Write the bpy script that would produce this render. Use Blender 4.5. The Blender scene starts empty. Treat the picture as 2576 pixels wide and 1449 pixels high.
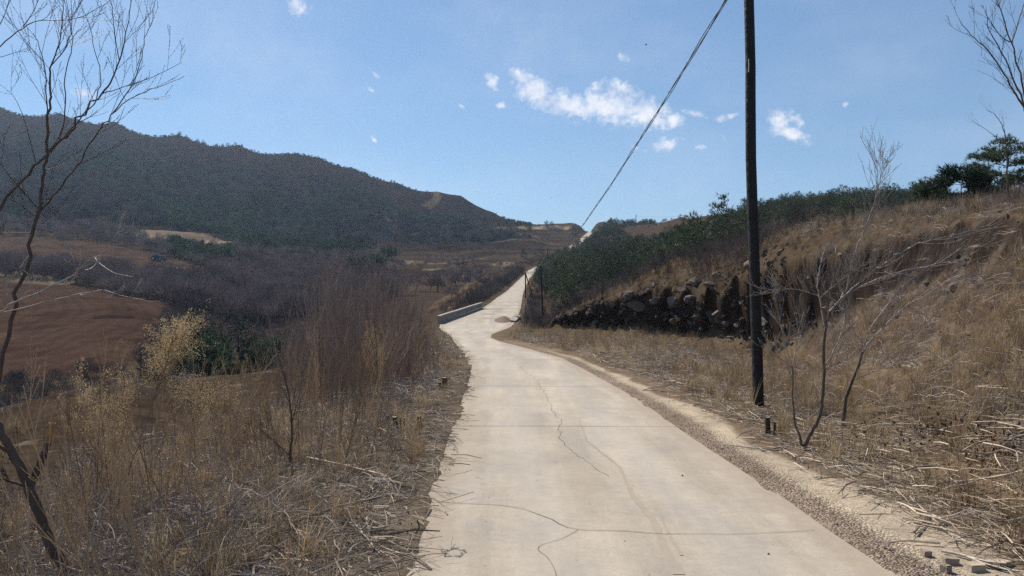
import bpy, math, random
import numpy as np
R = math.radians
rng = np.random.default_rng(7)
scene = bpy.context.scene
COL = scene.collection

# ------------------------------------------------------------------ camera, sky, sun, exposure
HC = 1.64                      # eye height above the road
F, CX, CY = 1860.0, 1288.0, 724.5   # photograph measured at 2576 x 1449
cam_d = bpy.data.cameras.new('camera')
cam_d.sensor_width = 36.0
cam_d.lens = 36.0 * F / 2576.0
cam_d.clip_start, cam_d.clip_end = 0.05, 6000
cam = bpy.data.objects.new('camera', cam_d)
COL.objects.link(cam)
cam.location = (0, 0, HC)
cam.rotation_euler = (R(90), 0, 0)
scene.camera = cam

SUN_AZ, SUN_EL = -38.0, 47.0   # degrees: left of the view, above the horizon
w = bpy.data.worlds.new('World')
scene.world = w
w.use_nodes = True
wn, wl = w.node_tree.nodes, w.node_tree.links
wn.clear()
def N(nodes, typ, **kw):
    n = nodes.new(typ)
    for k, v in kw.items():
        if k == 'op': n.operation = v
        else: setattr(n, k, v)
    return n
def math_(nodes, links, op, a, b=None, c=None, clamp=False):
    n = nodes.new('ShaderNodeMath'); n.operation = op; n.use_clamp = clamp
    for i, s in enumerate((a, b, c)):
        if s is None: continue
        if isinstance(s, (int, float)): n.inputs[i].default_value = s
        else: links.new(s, n.inputs[i])
    return n.outputs[0]
sky = wn.new('ShaderNodeTexSky')
sky.sky_type = 'NISHITA'
sky.sun_disc = False
sky.sun_elevation = R(SUN_EL)
sky.sun_rotation = R(SUN_AZ)
sky.altitude = 100
sky.air_density, sky.dust_density, sky.ozone_density = 1.0, 0.1, 3.5
tc = wn.new('ShaderNodeTexCoord')
sep = wn.new('ShaderNodeSeparateXYZ')
wl.new(tc.outputs['Generated'], sep.inputs[0])
az = math_(wn, wl, 'ARCTAN2', sep.outputs[0], sep.outputs[1])
el = math_(wn, wl, 'ARCSINE', sep.outputs[2])
ae = wn.new('ShaderNodeCombineXYZ')
wl.new(az, ae.inputs[0]); wl.new(el, ae.inputs[1])
# the day's small clouds: centre azimuth/elevation, half sizes, tilt (all worked out from where they stand in the sky)
CLOUDS = [(1312,192,34,20,40,.9),(1350,228,66,42,25,1),(1430,262,100,36,16,1),(1530,268,110,50,8,1),(1625,285,85,36,14,1),(1560,218,44,20,20,.8),
          (1690,300,34,20,10,.85),(1500,222,34,18,-10,.6),(1238,204,30,17,45,.62),(1262,266,15,9,0,.8),(1678,362,44,19,-5,.75),(1745,286,34,8,18,.6),(1812,300,17,11,0,.7),
          (1755,371,20,8,0,.6),(1958,300,36,26,70,.8),(2000,298,26,16,45,.65),(1985,338,58,17,22,.85),(750,12,32,26,10,.75),(774,34,14,7,45,.5),
          (940,183,22,6,42,.7),(936,228,10,6,30,.45),(942,352,15,6,48,.7),(1562,142,22,12,30,.65),(214,236,26,18,10,.8),(2128,262,9,6,0,.6),(1842,290,15,7,-20,.55),
          (1825,352,24,4,50,.45),(1600,372,26,7,20,.45),(1160,267,14,5,30,.4)]
nz = wn.new('ShaderNodeTexNoise'); nz.inputs['Scale'].default_value = 38; nz.inputs['Detail'].default_value = 9; nz.inputs['Roughness'].default_value = .68
nz.inputs['Distortion'].default_value = .5
wl.new(ae.outputs[0], nz.inputs['Vector'])
field = None
for (u, v, a, b, t, s) in CLOUDS:
    X, Y, Zz = (u-CX)/F, 1.0, (CY-v)/F
    az0, el0 = math.atan2(X, Y), math.atan2(Zz, math.hypot(X, Y))
    mp = wn.new('ShaderNodeMapping'); mp.vector_type = 'TEXTURE'
    mp.inputs['Location'].default_value = (az0, el0, 0)
    mp.inputs['Rotation'].default_value = (0, 0, R(-t))
    mp.inputs['Scale'].default_value = (a/F*1.15, b/F*1.15, 1)
    wl.new(ae.outputs[0], mp.inputs['Vector'])
    ln = wn.new('ShaderNodeVectorMath'); ln.operation = 'LENGTH'
    wl.new(mp.outputs[0], ln.inputs[0])
    m = math_(wn, wl, 'MULTIPLY_ADD', ln.outputs['Value'], -s, s)
    if field is None: field = m
    else:
        sm = wn.new('ShaderNodeMath'); sm.operation = 'SMOOTH_MAX'; sm.inputs[2].default_value = .18
        wl.new(field, sm.inputs[0]); wl.new(m, sm.inputs[1]); field = sm.outputs[0]
nzc = math_(wn, wl, 'SUBTRACT', nz.outputs['Fac'], .5)
nz3 = wn.new('ShaderNodeTexNoise'); nz3.inputs['Scale'].default_value = 110; nz3.inputs['Detail'].default_value = 6; nz3.inputs['Roughness'].default_value = .6
wl.new(ae.outputs[0], nz3.inputs['Vector'])
dens = math_(wn, wl, 'MULTIPLY_ADD', nzc, 2.0, field)
dens = math_(wn, wl, 'MULTIPLY_ADD', math_(wn, wl, 'SUBTRACT', nz3.outputs['Fac'], .5), 1.1, dens)
mr = wn.new('ShaderNodeMapRange'); mr.interpolation_type = 'SMOOTHSTEP'
mr.inputs['From Min'].default_value = -.02; mr.inputs['From Max'].default_value = .92
wl.new(dens, mr.inputs['Value'])
gate = wn.new('ShaderNodeMapRange'); gate.interpolation_type = 'SMOOTHSTEP'
gate.inputs['From Min'].default_value = -.3; gate.inputs['From Max'].default_value = .15
wl.new(field, gate.inputs['Value'])
fac = math_(wn, wl, 'MULTIPLY', mr.outputs[0], gate.outputs[0])
fac = math_(wn, wl, 'MULTIPLY', fac, .96)
vm = wn.new('ShaderNodeMapping'); vm.inputs['Scale'].default_value = (2.2, 5.5, 1); vm.inputs['Rotation'].default_value = (0, 0, R(28)); wl.new(ae.outputs[0], vm.inputs['Vector'])
nv = wn.new('ShaderNodeTexNoise'); nv.inputs['Scale'].default_value = 1.6; nv.inputs['Detail'].default_value = 4; wl.new(vm.outputs[0], nv.inputs['Vector'])
veil = wn.new('ShaderNodeMapRange'); veil.inputs['From Min'].default_value = .42; veil.inputs['From Max'].default_value = .75; veil.inputs['To Max'].default_value = .16; wl.new(nv.outputs['Fac'], veil.inputs['Value'])
fac = math_(wn, wl, 'MAXIMUM', fac, veil.outputs[0])
nz2 = wn.new('ShaderNodeTexNoise'); nz2.inputs['Scale'].default_value = 26; nz2.inputs['Detail'].default_value = 6
wl.new(ae.outputs[0], nz2.inputs['Vector'])
cr = wn.new('ShaderNodeValToRGB')
cr.color_ramp.elements[0].position = .38; cr.color_ramp.elements[0].color = (5.6, 6.1, 7.4, 1)
cr.color_ramp.elements[1].position = .58; cr.color_ramp.elements[1].color = (8.0, 8.1, 8.5, 1)
wl.new(nz2.outputs['Fac'], cr.inputs['Fac'])
SKY = .12
s1 = wn.new('ShaderNodeVectorMath'); s1.operation = 'SCALE'; s1.inputs['Scale'].default_value = SKY; wl.new(sky.outputs[0], s1.inputs[0])
gm = wn.new('ShaderNodeGamma'); gm.inputs['Gamma'].default_value = .7; wl.new(s1.outputs[0], gm.inputs['Color'])
tn = wn.new('ShaderNodeVectorMath'); tn.operation = 'MULTIPLY'; tn.inputs[1].default_value = (.575/SKY, .715/SKY, .845/SKY); wl.new(gm.outputs[0], tn.inputs[0])
mix = wn.new('ShaderNodeMix'); mix.data_type = 'RGBA'
wl.new(fac, mix.inputs['Factor']); wl.new(tn.outputs[0], mix.inputs['A']); wl.new(cr.outputs[0], mix.inputs['B'])
bg = wn.new('ShaderNodeBackground'); bg.inputs['Strength'].default_value = 0.085
out = wn.new('ShaderNodeOutputWorld')
wl.new(mix.outputs['Result'], bg.inputs['Color']); wl.new(bg.outputs[0], out.inputs[0])

sun_d = bpy.data.lights.new('sun', 'SUN')
sun_d.energy = 4.9; sun_d.angle = R(.53); sun_d.color = (1.0, .93, .82)
sun = bpy.data.objects.new('sun', sun_d); COL.objects.link(sun)
sun.location = (-30, 40, 60)
sun.rotation_euler = (R(90-SUN_EL), 0, R(180-SUN_AZ) - 0)
from mathutils import Vector
sd = Vector((math.sin(R(SUN_AZ))*math.cos(R(SUN_EL)), math.cos(R(SUN_AZ))*math.cos(R(SUN_EL)), math.sin(R(SUN_EL))))
sun.rotation_euler = sd.to_track_quat('Z', 'Y').to_euler()
scene.view_settings.view_transform = 'Standard'
scene.view_settings.look = 'None'
scene.view_settings.exposure = 0.5
scene.view_settings.gamma = 1.0
scene.cycles.max_bounces = 5
scene.cycles.diffuse_bounces = 3
scene.cycles.transparent_max_bounces = 4
scene.cycles.use_denoising = False
scene.cycles.use_adaptive_sampling = False

# ------------------------------------------------------------------ helpers
def tag(o, label=None, cat=None, group=None, kind=None):
    if label: o['label'] = label
    if cat: o['category'] = cat
    if group: o['group'] = group
    if kind: o['kind'] = kind
    return o

class MB:
    """gathers tubes, boxes, blades and blobs; built as ONE mesh"""
    def __init__(s): s.v = []; s.f = {3: [], 4: []}; s.m = {3: [], 4: []}; s.n = 0
    def add(s, v, f, mi=0):
        v = np.asarray(v, float).reshape(-1, 3); f = np.asarray(f, int)
        if len(f) == 0: return
        k = f.shape[1]
        s.v.append(v); s.f[k].append(f + s.n); s.m[k].append(np.full(len(f), mi)); s.n += len(v)
    def tube(s, P, Rr, sides=5, mi=0, cap=False):
        P = np.asarray(P, float); Rr = np.broadcast_to(np.asarray(Rr, float), (len(P),))
        T = np.gradient(P, axis=0); T /= np.linalg.norm(T, axis=1, keepdims=True) + 1e-9
        m = np.abs(T.mean(0)); ref = np.eye(3)[np.argmin(m)]
        A = np.cross(T, ref); A /= np.linalg.norm(A, axis=1, keepdims=True) + 1e-9
        B = np.cross(T, A)
        th = np.arange(sides)/sides*2*np.pi
        V = P[:, None] + Rr[:, None, None]*(A[:, None]*np.cos(th)[None, :, None] + B[:, None]*np.sin(th)[None, :, None])
        k = len(P); i, j = np.meshgrid(np.arange(k-1), np.arange(sides), indexing='ij'); i = i.ravel(); j = j.ravel(); j2 = (j+1) % sides
        Q = np.stack([i*sides+j, (i+1)*sides+j, (i+1)*sides+j2, i*sides+j2], 1)
        s.add(V.reshape(-1, 3), Q, mi)
        if cap:
            for e, P0 in ((0, P[0]), (k-1, P[-1])):
                ring = V[e]; vv = np.vstack([ring, P0[None]])
                tr = [(a, (a+1) % sides, sides) if e else ((a+1) % sides, a, sides) for a in range(sides)]
                s.add(vv, tr, mi)
    def box(s, c, sz, mi=0, rz=0, rx=0, ry=0, taper=1.0):
        x, y, z = np.array(sz)/2.0
        V = np.array([(-x,-y,-z),(x,-y,-z),(x,y,-z),(-x,y,-z),(-x*taper,-y*taper,z),(x*taper,-y*taper,z),(x*taper,y*taper,z),(-x*taper,y*taper,z)])
        cx_, sx_ = math.cos(rx), math.sin(rx); V = V @ np.array([[1,0,0],[0,cx_,-sx_],[0,sx_,cx_]]).T
        cy_, sy_ = math.cos(ry), math.sin(ry); V = V @ np.array([[cy_,0,sy_],[0,1,0],[-sy_,0,cy_]]).T
        cz_, sz_ = math.cos(rz), math.sin(rz); V = V @ np.array([[cz_,-sz_,0],[sz_,cz_,0],[0,0,1]]).T
        s.add(V + np.array(c), [(0,3,2,1),(4,5,6,7),(0,1,5,4),(1,2,6,5),(2,3,7,6),(3,0,4,7)], mi)
    def tris(s, A, B, C, mi=0):
        n = len(A); V = np.stack([A, B, C], 1).reshape(-1, 3)
        s.add(V, np.arange(3*n).reshape(n, 3), mi)
    def mesh(s, name, mats, smooth=False):
        me = bpy.data.meshes.new(name)
        V = np.concatenate(s.v) if s.v else np.zeros((0, 3))
        f3 = np.concatenate(s.f[3]) if s.f[3] else np.zeros((0, 3), int)
        f4 = np.concatenate(s.f[4]) if s.f[4] else np.zeros((0, 4), int)
        mi = np.concatenate([np.concatenate(s.m[k]) if s.m[k] else np.zeros(0, int) for k in (3, 4)])
        me.vertices.add(len(V)); me.vertices.foreach_set('co', V.astype(np.float32).ravel())
        me.loops.add(f3.size + f4.size); me.loops.foreach_set('vertex_index', np.concatenate([f3.ravel(), f4.ravel()]).astype(np.int32))
        me.polygons.add(len(f3) + len(f4))
        st = np.concatenate([np.arange(len(f3))*3, len(f3)*3 + np.arange(len(f4))*4])
        me.polygons.foreach_set('loop_start', st.astype(np.int32))
        me.polygons.foreach_set('material_index', mi.astype(np.int32))
        me.polygons.foreach_set('use_smooth', np.full(len(st), smooth))
        for m in (mats if isinstance(mats, (list, tuple)) else [mats]): me.materials.append(m)
        me.update(calc_edges=True); me.validate()
        return me
    def build(s, name, mats, parent=None, smooth=False, loc=None):
        if loc is not None:
            s.v = [v - np.array(loc) for v in s.v]
        o = bpy.data.objects.new(name, s.mesh(name, mats, smooth)); COL.objects.link(o)
        if loc is not None: o.location = loc
        if parent is not None:
            o.parent = parent
        return o
def empty(name, loc=(0, 0, 0), rz=0):
    o = bpy.data.objects.new(name, None); COL.objects.link(o); o.location = loc; o.rotation_euler = (0, 0, rz)
    o.empty_display_size = .2
    return o
def child(mb, name, mats, root, smooth=False):
    """a part given in world coordinates, under a thing whose base is root.location"""
    mb.v = [v - np.array(root.location) for v in mb.v]
    return mb.build(name, mats, root, smooth)

def vnoise(x, y, seed=0):
    """smooth value noise, 0..1"""
    x = np.asarray(x, float); y = np.asarray(y, float)
    xi = np.floor(x).astype(np.int64); yi = np.floor(y).astype(np.int64); xf = x-xi; yf = y-yi
    def h(a, b):
        n = (a*374761393 + b*668265263 + seed*982451653) & 0x7fffffff
        n = ((n ^ (n >> 13))*1274126177) & 0x7fffffff
        n = n ^ (n >> 16)
        return (n & 0xffff)/65535.0
    u = xf*xf*(3-2*xf); v = yf*yf*(3-2*yf)
    return (h(xi, yi)*(1-u)+h(xi+1, yi)*u)*(1-v) + (h(xi, yi+1)*(1-u)+h(xi+1, yi+1)*u)*v
def fbm(x, y, oct=4, seed=0):
    s = 0; a = .5; t = 0
    for i in range(oct):
        s = s + a*vnoise(x*2**i, y*2**i, seed+i*17); t += a; a *= .5
    return s/t
def sstep(a, b, x):
    t = np.clip((x-a)/(b-a), 0, 1); return t*t*(3-2*t)

# ------------------------------------------------------------------ materials
def nmat(name):
    m = bpy.data.materials.new(name); m.use_nodes = True
    n = m.node_tree.nodes; l = m.node_tree.links
    return m, n, l, n['Principled BSDF']
def mat(name, c, rough=.85, var=.35, scale=6.0, spec=.2, transl=0, c2=None, bump=0, detail=5):
    """base colour wandering between c and c2, every copy a little different"""
    m, n, l, b = nmat(name)
    b.inputs['Roughness'].default_value = rough
    b.inputs['Specular IOR Level'].default_value = spec
    c2 = c2 or tuple(x*.6 for x in c)
    tcn = n.new('ShaderNodeTexCoord'); nzn = n.new('ShaderNodeTexNoise'); nzn.inputs['Scale'].default_value = scale; nzn.inputs['Detail'].default_value = detail
    l.new(tcn.outputs['Object'], nzn.inputs['Vector'])
    oi = n.new('ShaderNodeObjectInfo')
    a = math_(n, l, 'MULTIPLY_ADD', oi.outputs['Random'], 1.2*var*2, -.5*1.2*var*2)
    f = math_(n, l, 'MULTIPLY_ADD', nzn.outputs['Fac'], 1.8, -.4)
    f = math_(n, l, 'ADD', f, a, clamp=True)
    mx = n.new('ShaderNodeMix'); mx.data_type = 'RGBA'
    mx.inputs['A'].default_value = (*c2, 1); mx.inputs['B'].default_value = (*c, 1)
    l.new(f, mx.inputs['Factor']); l.new(mx.outputs['Result'], b.inputs['Base Color'])
    if bump:
        bp = n.new('ShaderNodeBump'); bp.inputs['Strength'].default_value = bump; bp.inputs['Distance'].default_value = .05
        l.new(nzn.outputs['Fac'], bp.inputs['Height']); l.new(bp.outputs[0], b.inputs['Normal'])
    if transl:
        tr = n.new('ShaderNodeBsdfTranslucent'); l.new(mx.outputs['Result'], tr.inputs['Color'])
        ms = n.new('ShaderNodeMixShader'); ms.inputs[0].default_value = transl
        l.new(b.outputs[0], ms.inputs[1]); l.new(tr.outputs[0], ms.inputs[2])
        l.new(ms.outputs[0], n['Material Output'].inputs[0])
    return m
M = dict(
    straw=mat('dry_straw', (.40, .30, .18), .7, .45, 3, .3, .35, (.17, .117, .072)),
    straw_red=mat('red_brown_straw', (.50, .37, .235), .7, .45, 3, .3, .35, (.24, .165, .105)),
    litter=mat('dead_stick', (.50, .40, .29), .7, .55, 4, .3, 0, (.12, .09, .066)),
    twig=mat('grey_twig', (.36, .295, .245), .55, .45, 5, .4, 0, (.12, .09, .075)),
    twig_red=mat('red_brown_twig', (.33, .235, .185), .6, .45, 3, .4, 0, (.15, .105, .085)),
    twig_far=mat('bare_wood_far', (.165, .134, .12), .8, .85, 1, 0, 0, (.05, .04, .037)),
    twig_valley=mat('valley_twig', (.29, .225, .20), .8, .5, 1, 0, 0, (.13, .10, .09)),
    twig_dark=mat('dark_twig', (.17, .132, .122), .7, .45, 3, .2, 0, (.06, .046, .042)),
    bark=mat('young_bark', (.13, .095, .075), .6, .1, 14, .2, 0, (.055, .040, .032), .25),
    branch=mat('silvery_branch', (.33, .285, .25), .5, .1, 14, .35, 0, (.12, .097, .082), .15),
    bark_pale=mat('pale_peeled_bark', (.46, .40, .33), .55, .1, 14, .4, 0, (.25, .2, .16), .2),
    wood=mat('torn_wood', (.42, .23, .09), .8, .1, 30, .2, 0, (.22, .11, .05), .3),
    stump=mat('old_stump_bark', (.075, .058, .048), .9, .1, 18, .2, 0, (.03, .024, .02), .5),
    cut=mat('cut_wood', (.36, .28, .19), .8, .1, 30, .2, 0, (.24, .18, .12)),
    needle=mat('pine_needles', (.075, .098, .042), .6, .45, 1.2, .25, .2, (.022, .04, .022)),
    needle_far=mat('pine_needles_far', (.075, .118, .058),   .7, .6, .5, .05, .15, (.028, .044, .027)),
    pine_bark=mat('pine_bark', (.11, .075, .055), .9, .2, 8, .1, 0, None, .3),
    rock=mat('grey_rock', (.17, .147, .132), .9, .35, 3.0, 0, 0, (.07, .059, .052), .8),
    concrete=mat('grey_concrete', (.34, .32, .29), .9, .1, 2.5, .2, 0, (.19, .18, .165), .2),
    pole=mat('tarred_pole', (.017, .015, .015), .7, .05, 9, .3, 0, (.008, .007, .007), .5),
    cable=mat('black_cable', (.045, .045, .048), .45, .05, 4, .5),
    seed=mat('seed_heads', (.50, .38, .22), .8, .3, 5, .2, .45, (.32, .23, .13)),
    leafdark=mat('withered_leaf', (.09, .04, .03), .8, .4, 5, .2, .2, (.05, .03, .022)),
)

# ------------------------------------------------------------------ the road: edges against distance
RD = np.array([ # y, left x, right x, z
 (-12,-.30,2.72,.27),(0,-.567,2.44,0.0),(4.47,-.668,2.336,-.10),(10,-.793,2.21,-.226),(13,-.862,2.16,-.294),(17.5,-.97,1.92,-.395),
 (22.8,-1.40,1.50,-.515),(29.3,-2.17,.25,-.66),(33,-2.6,-.55,-.745),(37,-3.05,-1.08,-.835),(40.5,-3.5,-1.1,-.915),(44,-4.0,-.9,-.99),(48,-4.6,-.55,-1.08),(54,-5.35,-.06,-1.2),
 (58,-5.6,.15,-1.16),(66,-4.75,.5,-.95),(78,-3.2,.92,-.52),(92,-2.75,1.2,-.25),(112,-2.3,1.57,.16),(150,-1.05,2.4,1.04),(220,2.4,5.2,4.5),(290,6.5,10.2,8.6),
 (360,19,22.7,16),(420,31,36,24.1),(480,43,47,32.5),(540,56,60,43)], float)
def rd(y, k): return np.interp(y, RD[:, 0], RD[:, k])
def road_z(y): return rd(y, 3)

# ------------------------------------------------------------------ terrain: control points -> one sheet
CP = []
def G(u, v, D): CP.append(((u-CX)/F*D, D, HC-(v-CY)/F*D))
def Z(u, D, z): CP.append(((u-CX)/F*D, D, z))
def X(x, y, z): CP.append((x, y, z))
for y in (-9,-4,0,3,6,9,12,16,20,25,30,35,40,45,50,55,60,66,72,78,92,112,130,150,185,220,290,360,420,480,540):
    for k in (1, 2): X(rd(y, k), y, road_z(y))
# left verge and near field
for y in (-8,-3,1): X(-3, y, -.08-.02*y); X(-7, y, -.4); X(-14, y, -.9)
for y in (4,7,10,14): X(-2, y, road_z(y)-.04); X(-3.4, y, road_z(y)-.2)
X(-5.5,5,-.45); X(-5.5,9,-.6); X(-6,13,-.85); X(-7,17,-1.15); X(-9,9,-.75); X(-10,14,-1.15); X(-14,8,-.95); X(-20,8,-1.2); X(-30,5,-1.6)
X(-4,18,-.75); X(-4,24,-.95); X(-5,30,-1.15); X(-6,22,-1.15); X(-6.4,30,-1.3); X(-5.5,38,-1.3); X(-5.8,45,-1.4)
EY = np.array([2, 8, 18, 21, 26, 36, 45, 56]); EX = np.array([-46, -30, -12.5, -10.8, -9.06, -8.5, -7.6, -7.2])
def dense(L, k=5):
    L = np.array(L, float); t = np.arange(len(L)); q = np.linspace(0, len(L)-1, (len(L)-1)*k+1); return np.stack([np.interp(q, t, L[:, i]) for i in range(3)], 1)
for x, y, z in dense(((-30,8,-1.75),(-20,13,-1.65),(-12.5,18,-1.5),(-10.8,21,-1.53),(-9.06,26,-1.55),(-8.5,36,-1.7),(-7.6,45,-1.8),(-7.2,56,-1.7))):
    X(x, y, z)
for x, y, z in dense(((-31.5,10,-3.6),(-21.5,15,-3.8),(-14,20,-4),(-12.3,23,-4.1),(-10.9,27.5,-4.2),(-10.3,37,-4),(-9.3,46,-3.8),(-8.8,57,-3.2))):
    X(x, y, z)
for u, D, z in ((-300,34,-5.2),(0,34,-5.3),(250,36,-5.5),(450,40,-6),(0,48,-5.9),(-300,48,-5.8),(250,50,-6.2),(420,56,-7),(600,50,-7),(600,75,-7.6),(700,60,-6.5),(800,60,-5.8),(900,66,-4.6),(1000,72,-3.4),(560,95,-6),(700,95,-5.4),(800,95,-4.6),(900,100,-3.4),(1000,95,-2.6),(1100,95,-1.7)): Z(u, D, z)
# far ploughed field
G(-300,950,60);G(0,942,60);G(200,928,60);G(330,898,66);G(0,800,98);G(-300,800,98);G(200,800,98);G(370,820,86);G(420,765,118);G(300,745,135);G(0,708,160);G(-300,700,160);G(200,718,155)
G(0,675,182);G(-300,670,182);G(200,692,178);G(400,704,176);G(530,706,176);G(0,603,280);G(-300,590,280);G(250,618,270);G(430,656,232);G(520,680,205)
G(0,560,330);G(-300,545,330);G(300,585,320);G(450,606,330);G(580,618,320);G(350,588,360);G(550,605,370);G(-300,500,380);G(0,530,370);G(200,545,380);G(400,570,390)
# hill behind
for u,v,D in ((-700,255,800),(-300,262,800),(0,268,800),(150,284,800),(290,305,790),(450,338,780),(600,364,770),(740,386,760),(800,396,750),(900,428,740),(1000,460,720),(1100,482,700),(1160,492,690),(1240,532,670),(1300,562,650),(1330,572,640)):
    G(u, v, D); X((u-CX)/F*D*1.25, D*1.25, (HC-(v-CY)/F*D)*.8); X((u-CX)/F*D*1.8, D*1.8, (HC-(v-CY)/F*D)*.3)
for u,v,D in ((-300,450,540),(0,450,540),(300,450,560),(-300,350,670),(0,360,670),(300,385,670),(600,480,560),(600,420,660),(900,500,600),(1000,530,600),(1100,530,600),(1200,560,590),(600,560,470),(800,560,500),(600,610,400),(750,630,370),(900,610,430),(800,665,290),(950,660,300),(700,700,230),(850,720,200),(620,740,180),(600,790,140),(900,760,145),(750,780,140),(1000,745,150)): G(u, v, D)
# terraces in the middle, crest
for u,v,D in ((1000,575,520),(1150,570,530),(1250,572,540),(1000,612,420),(1200,608,420),(1330,600,420),(1000,662,300),(1250,652,330),(1340,640,330),(1150,702,220),(1080,720,190),(1250,700,230),(1150,742,150),(1080,770,115),(1390,566,545),(1460,563,540),(1540,556,500),(1640,560,450),(1710,549,340),(1780,541,290),(1850,540,250)): G(u, v, D)
for u,D,z in ((1390,700,38),(1460,700,38),(1600,640,30),(1750,480,26),(1900,420,24),(2100,400,24),(2400,300,16),(2700,300,16),(1330,800,45)): Z(u, D, z)
# right: forest hill
for u,v,D in ((1390,772,100),(1400,735,135),(1450,700,170),(1500,690,170),(1480,735,110),(1500,640,250),(1520,600,330),(1600,735,72),(1600,700,120),(1600,660,170),(1617,625,230),(1640,590,320),(1720,700,75),(1720,660,130),(1740,610,210),(1780,570,250),(1880,650,52),(1880,610,90),(1880,570,150),(1900,535,205),
              (2100,622,38),(2100,585,62),(2100,566,118),(2000,520,200),(2100,518,200),(2200,518,195),(2300,520,185),(2250,600,36),(2300,560,62),(2400,562,26),(2400,536,40),(2400,520,58),(2400,518,90),(2576,545,18),(2576,520,28),(2576,508,45),(2576,503,80),(2900,520,20),(2900,490,45),(3300,470,30)): G(u, v, D)
for u,v,D in ((1440,562,600),(1480,561,600),(1520,557,600),(1372,672,235),(1385,664,275),(1400,654,300)): G(u, v, D)
# long low risers of the far terraces
for u in (985,1050,1120,1190,1260,1320,1370,1420):
    v0 = 562+(u-985)*.028
    G(u, v0, 536); G(u, v0+10, 533.5)
    if u > 1060: G(u, v0+21, 492); G(u, v0+27, 490)
for u in (1010,1060,1120,1180,1220): G(u, 655+(1220-u)*.03, 305); G(u, 660+(1220-u)*.03, 304)
for u in (1070,1110,1150,1165): G(u, 683, 255); G(u, 690, 254)
# the cut bank: top edge and foot
TOPE = [(1405,801,50),(1450,790,48),(1504,776,46),(1560,765,44),(1617,755,42),(1674,737,40),(1758,720,37),(1878,692,33),(1960,679,30),(2044,667,27),(2150,648,24),(2260,629,21),(2402,594,17.5),(2576,571,14),(2800,545,11),(3300,500,8)]
FOOT0 = [(1395,822,49),(1440,817,47.2),(1494,813,45.2),(1550,808,43.2),(1607,804,41.2),(1680,822,38.8),(1780,836,35),(1900,834,31),(1975,810,28.4),(2044,778,25.6),(2150,728,22.9),(2260,690,20.2),(2402,642,17),(2576,602,13.6),(2800,575,10.7),(3300,520,7.8)]
_tu = [q[0] for q in TOPE]; _td = [q[2] for q in TOPE]
FOOT = [(u, v, float(np.interp(u, _tu, _td))-np.interp(u, [1400, 1500, 1900, 2000, 2150, 2600], [.5, .6, .7, .5, .32, .22])) for u, v, D in FOOT0]
for u, v, D in TOPE + FOOT: G(u, v, D)
def mids(L):
    return [tuple((np.array(a)+np.array(b))/2) for a, b in zip(L[:-1], L[1:])]
for u, v, D in mids(TOPE) + mids(FOOT): G(u, v, D)
for u,v,D in ((2100,900,20),(2200,800,19.4),(2350,800,15.5),(2500,800,12),(2576,750,11.3),(2576,900,8.5),(2576,1100,6.2),(2400,1000,9),(2250,1000,11.5),(2900,900,7.2),(3300,900,6),(2900,1200,4.6)): G(u, v, D)
for y in (4.5, 6.5, 8.3, 11, 14, 18, 23, 28): X(rd(y,2)+1.3, y, road_z(y)+.02)
X(3.0,3.9,.02); X(4.2,2.5,.5); X(6,2,1.2); X(4,-3,.45); X(8,-3,1.6); X(10,3,2.4); X(4.05,11.7,-.26); X(4.3,8.3,-.13)
for y,x in ((16,5.2),(20,6),(24,6.5),(28,7),(32,7)): X(x, y, road_z(y)+.05)
X(3.5,24,-.53); X(3,30,-.62); X(2.5,36,-.8); X(5.5,34,-.55); X(3.5,42,-.92); X(1.6,44,-1.05); X(1.5,50,-1.4)
# hollow right of the bridge
X(3,58,-2.2); X(3.2,70,-2.4); X(3.4,80,-2.5); X(3.0,95,-1.6); X(6,62,-1.4); X(8,75,-.8); X(4,120,-.6); X(4.5,150,.5)
CP = np.array(CP)
CC = 10.0
def warp(x, y):
    yy = np.maximum(np.asarray(y, float) + CC, .5)
    return np.stack([3.0*np.asarray(x)/yy, np.log(yy)], -1)
cw = warp(CP[:, 0], CP[:, 1]); cs = CP[:, 2]/(CP[:, 1]+CC)
_, keep = np.unique(np.round(cw, 4), axis=0, return_index=True); keep.sort()
cw, cs = cw[keep], cs[keep]
D2 = np.linalg.norm(cw[:, None]-cw[None], axis=-1)
n0 = len(cw)
A = np.zeros((n0+3, n0+3)); A[:n0, :n0] = D2 - 2e-5*np.eye(n0); A[:n0, n0] = 1; A[:n0, n0+1:] = cw; A[n0, :n0] = 1; A[n0+1:, :n0] = cw.T
sol = np.linalg.solve(A, np.concatenate([cs, np.zeros(3)]))
NP_, NQ = 860, 900
pg = np.linspace(-1.25, 1.25, NP_); qg = np.linspace(math.log(2.5), math.log(1900.0), NQ)
# evaluate on every 2nd line, then refine
def rbf(px, qx):
    P = np.stack([3.0*px.ravel(), qx.ravel()], -1).astype(np.float32)
    o = np.empty(len(P), np.float32); c32 = cw.astype(np.float32); w32 = sol[:n0].astype(np.float32)
    for i in range(0, len(P), 20000):
        q = P[i:i+20000]
        d = np.sqrt(np.maximum(((q[:, None, 0]-c32[None, :, 0])**2 + (q[:, None, 1]-c32[None, :, 1])**2), 0))
        o[i:i+20000] = d @ w32 + sol[n0] + q @ sol[n0+1:].astype(np.float32)
    return o.reshape(px.shape)
PG, QG = np.meshgrid(pg, qg)
S = rbf(PG, QG)
YG = np.exp(QG) - CC; XG = PG*(YG+CC)
ZG = S.astype(float)*(YG+CC)
UG = CX + F*XG/np.maximum(YG, 1.0)
def xedge(y): return np.interp(y, EY, EX)
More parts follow.
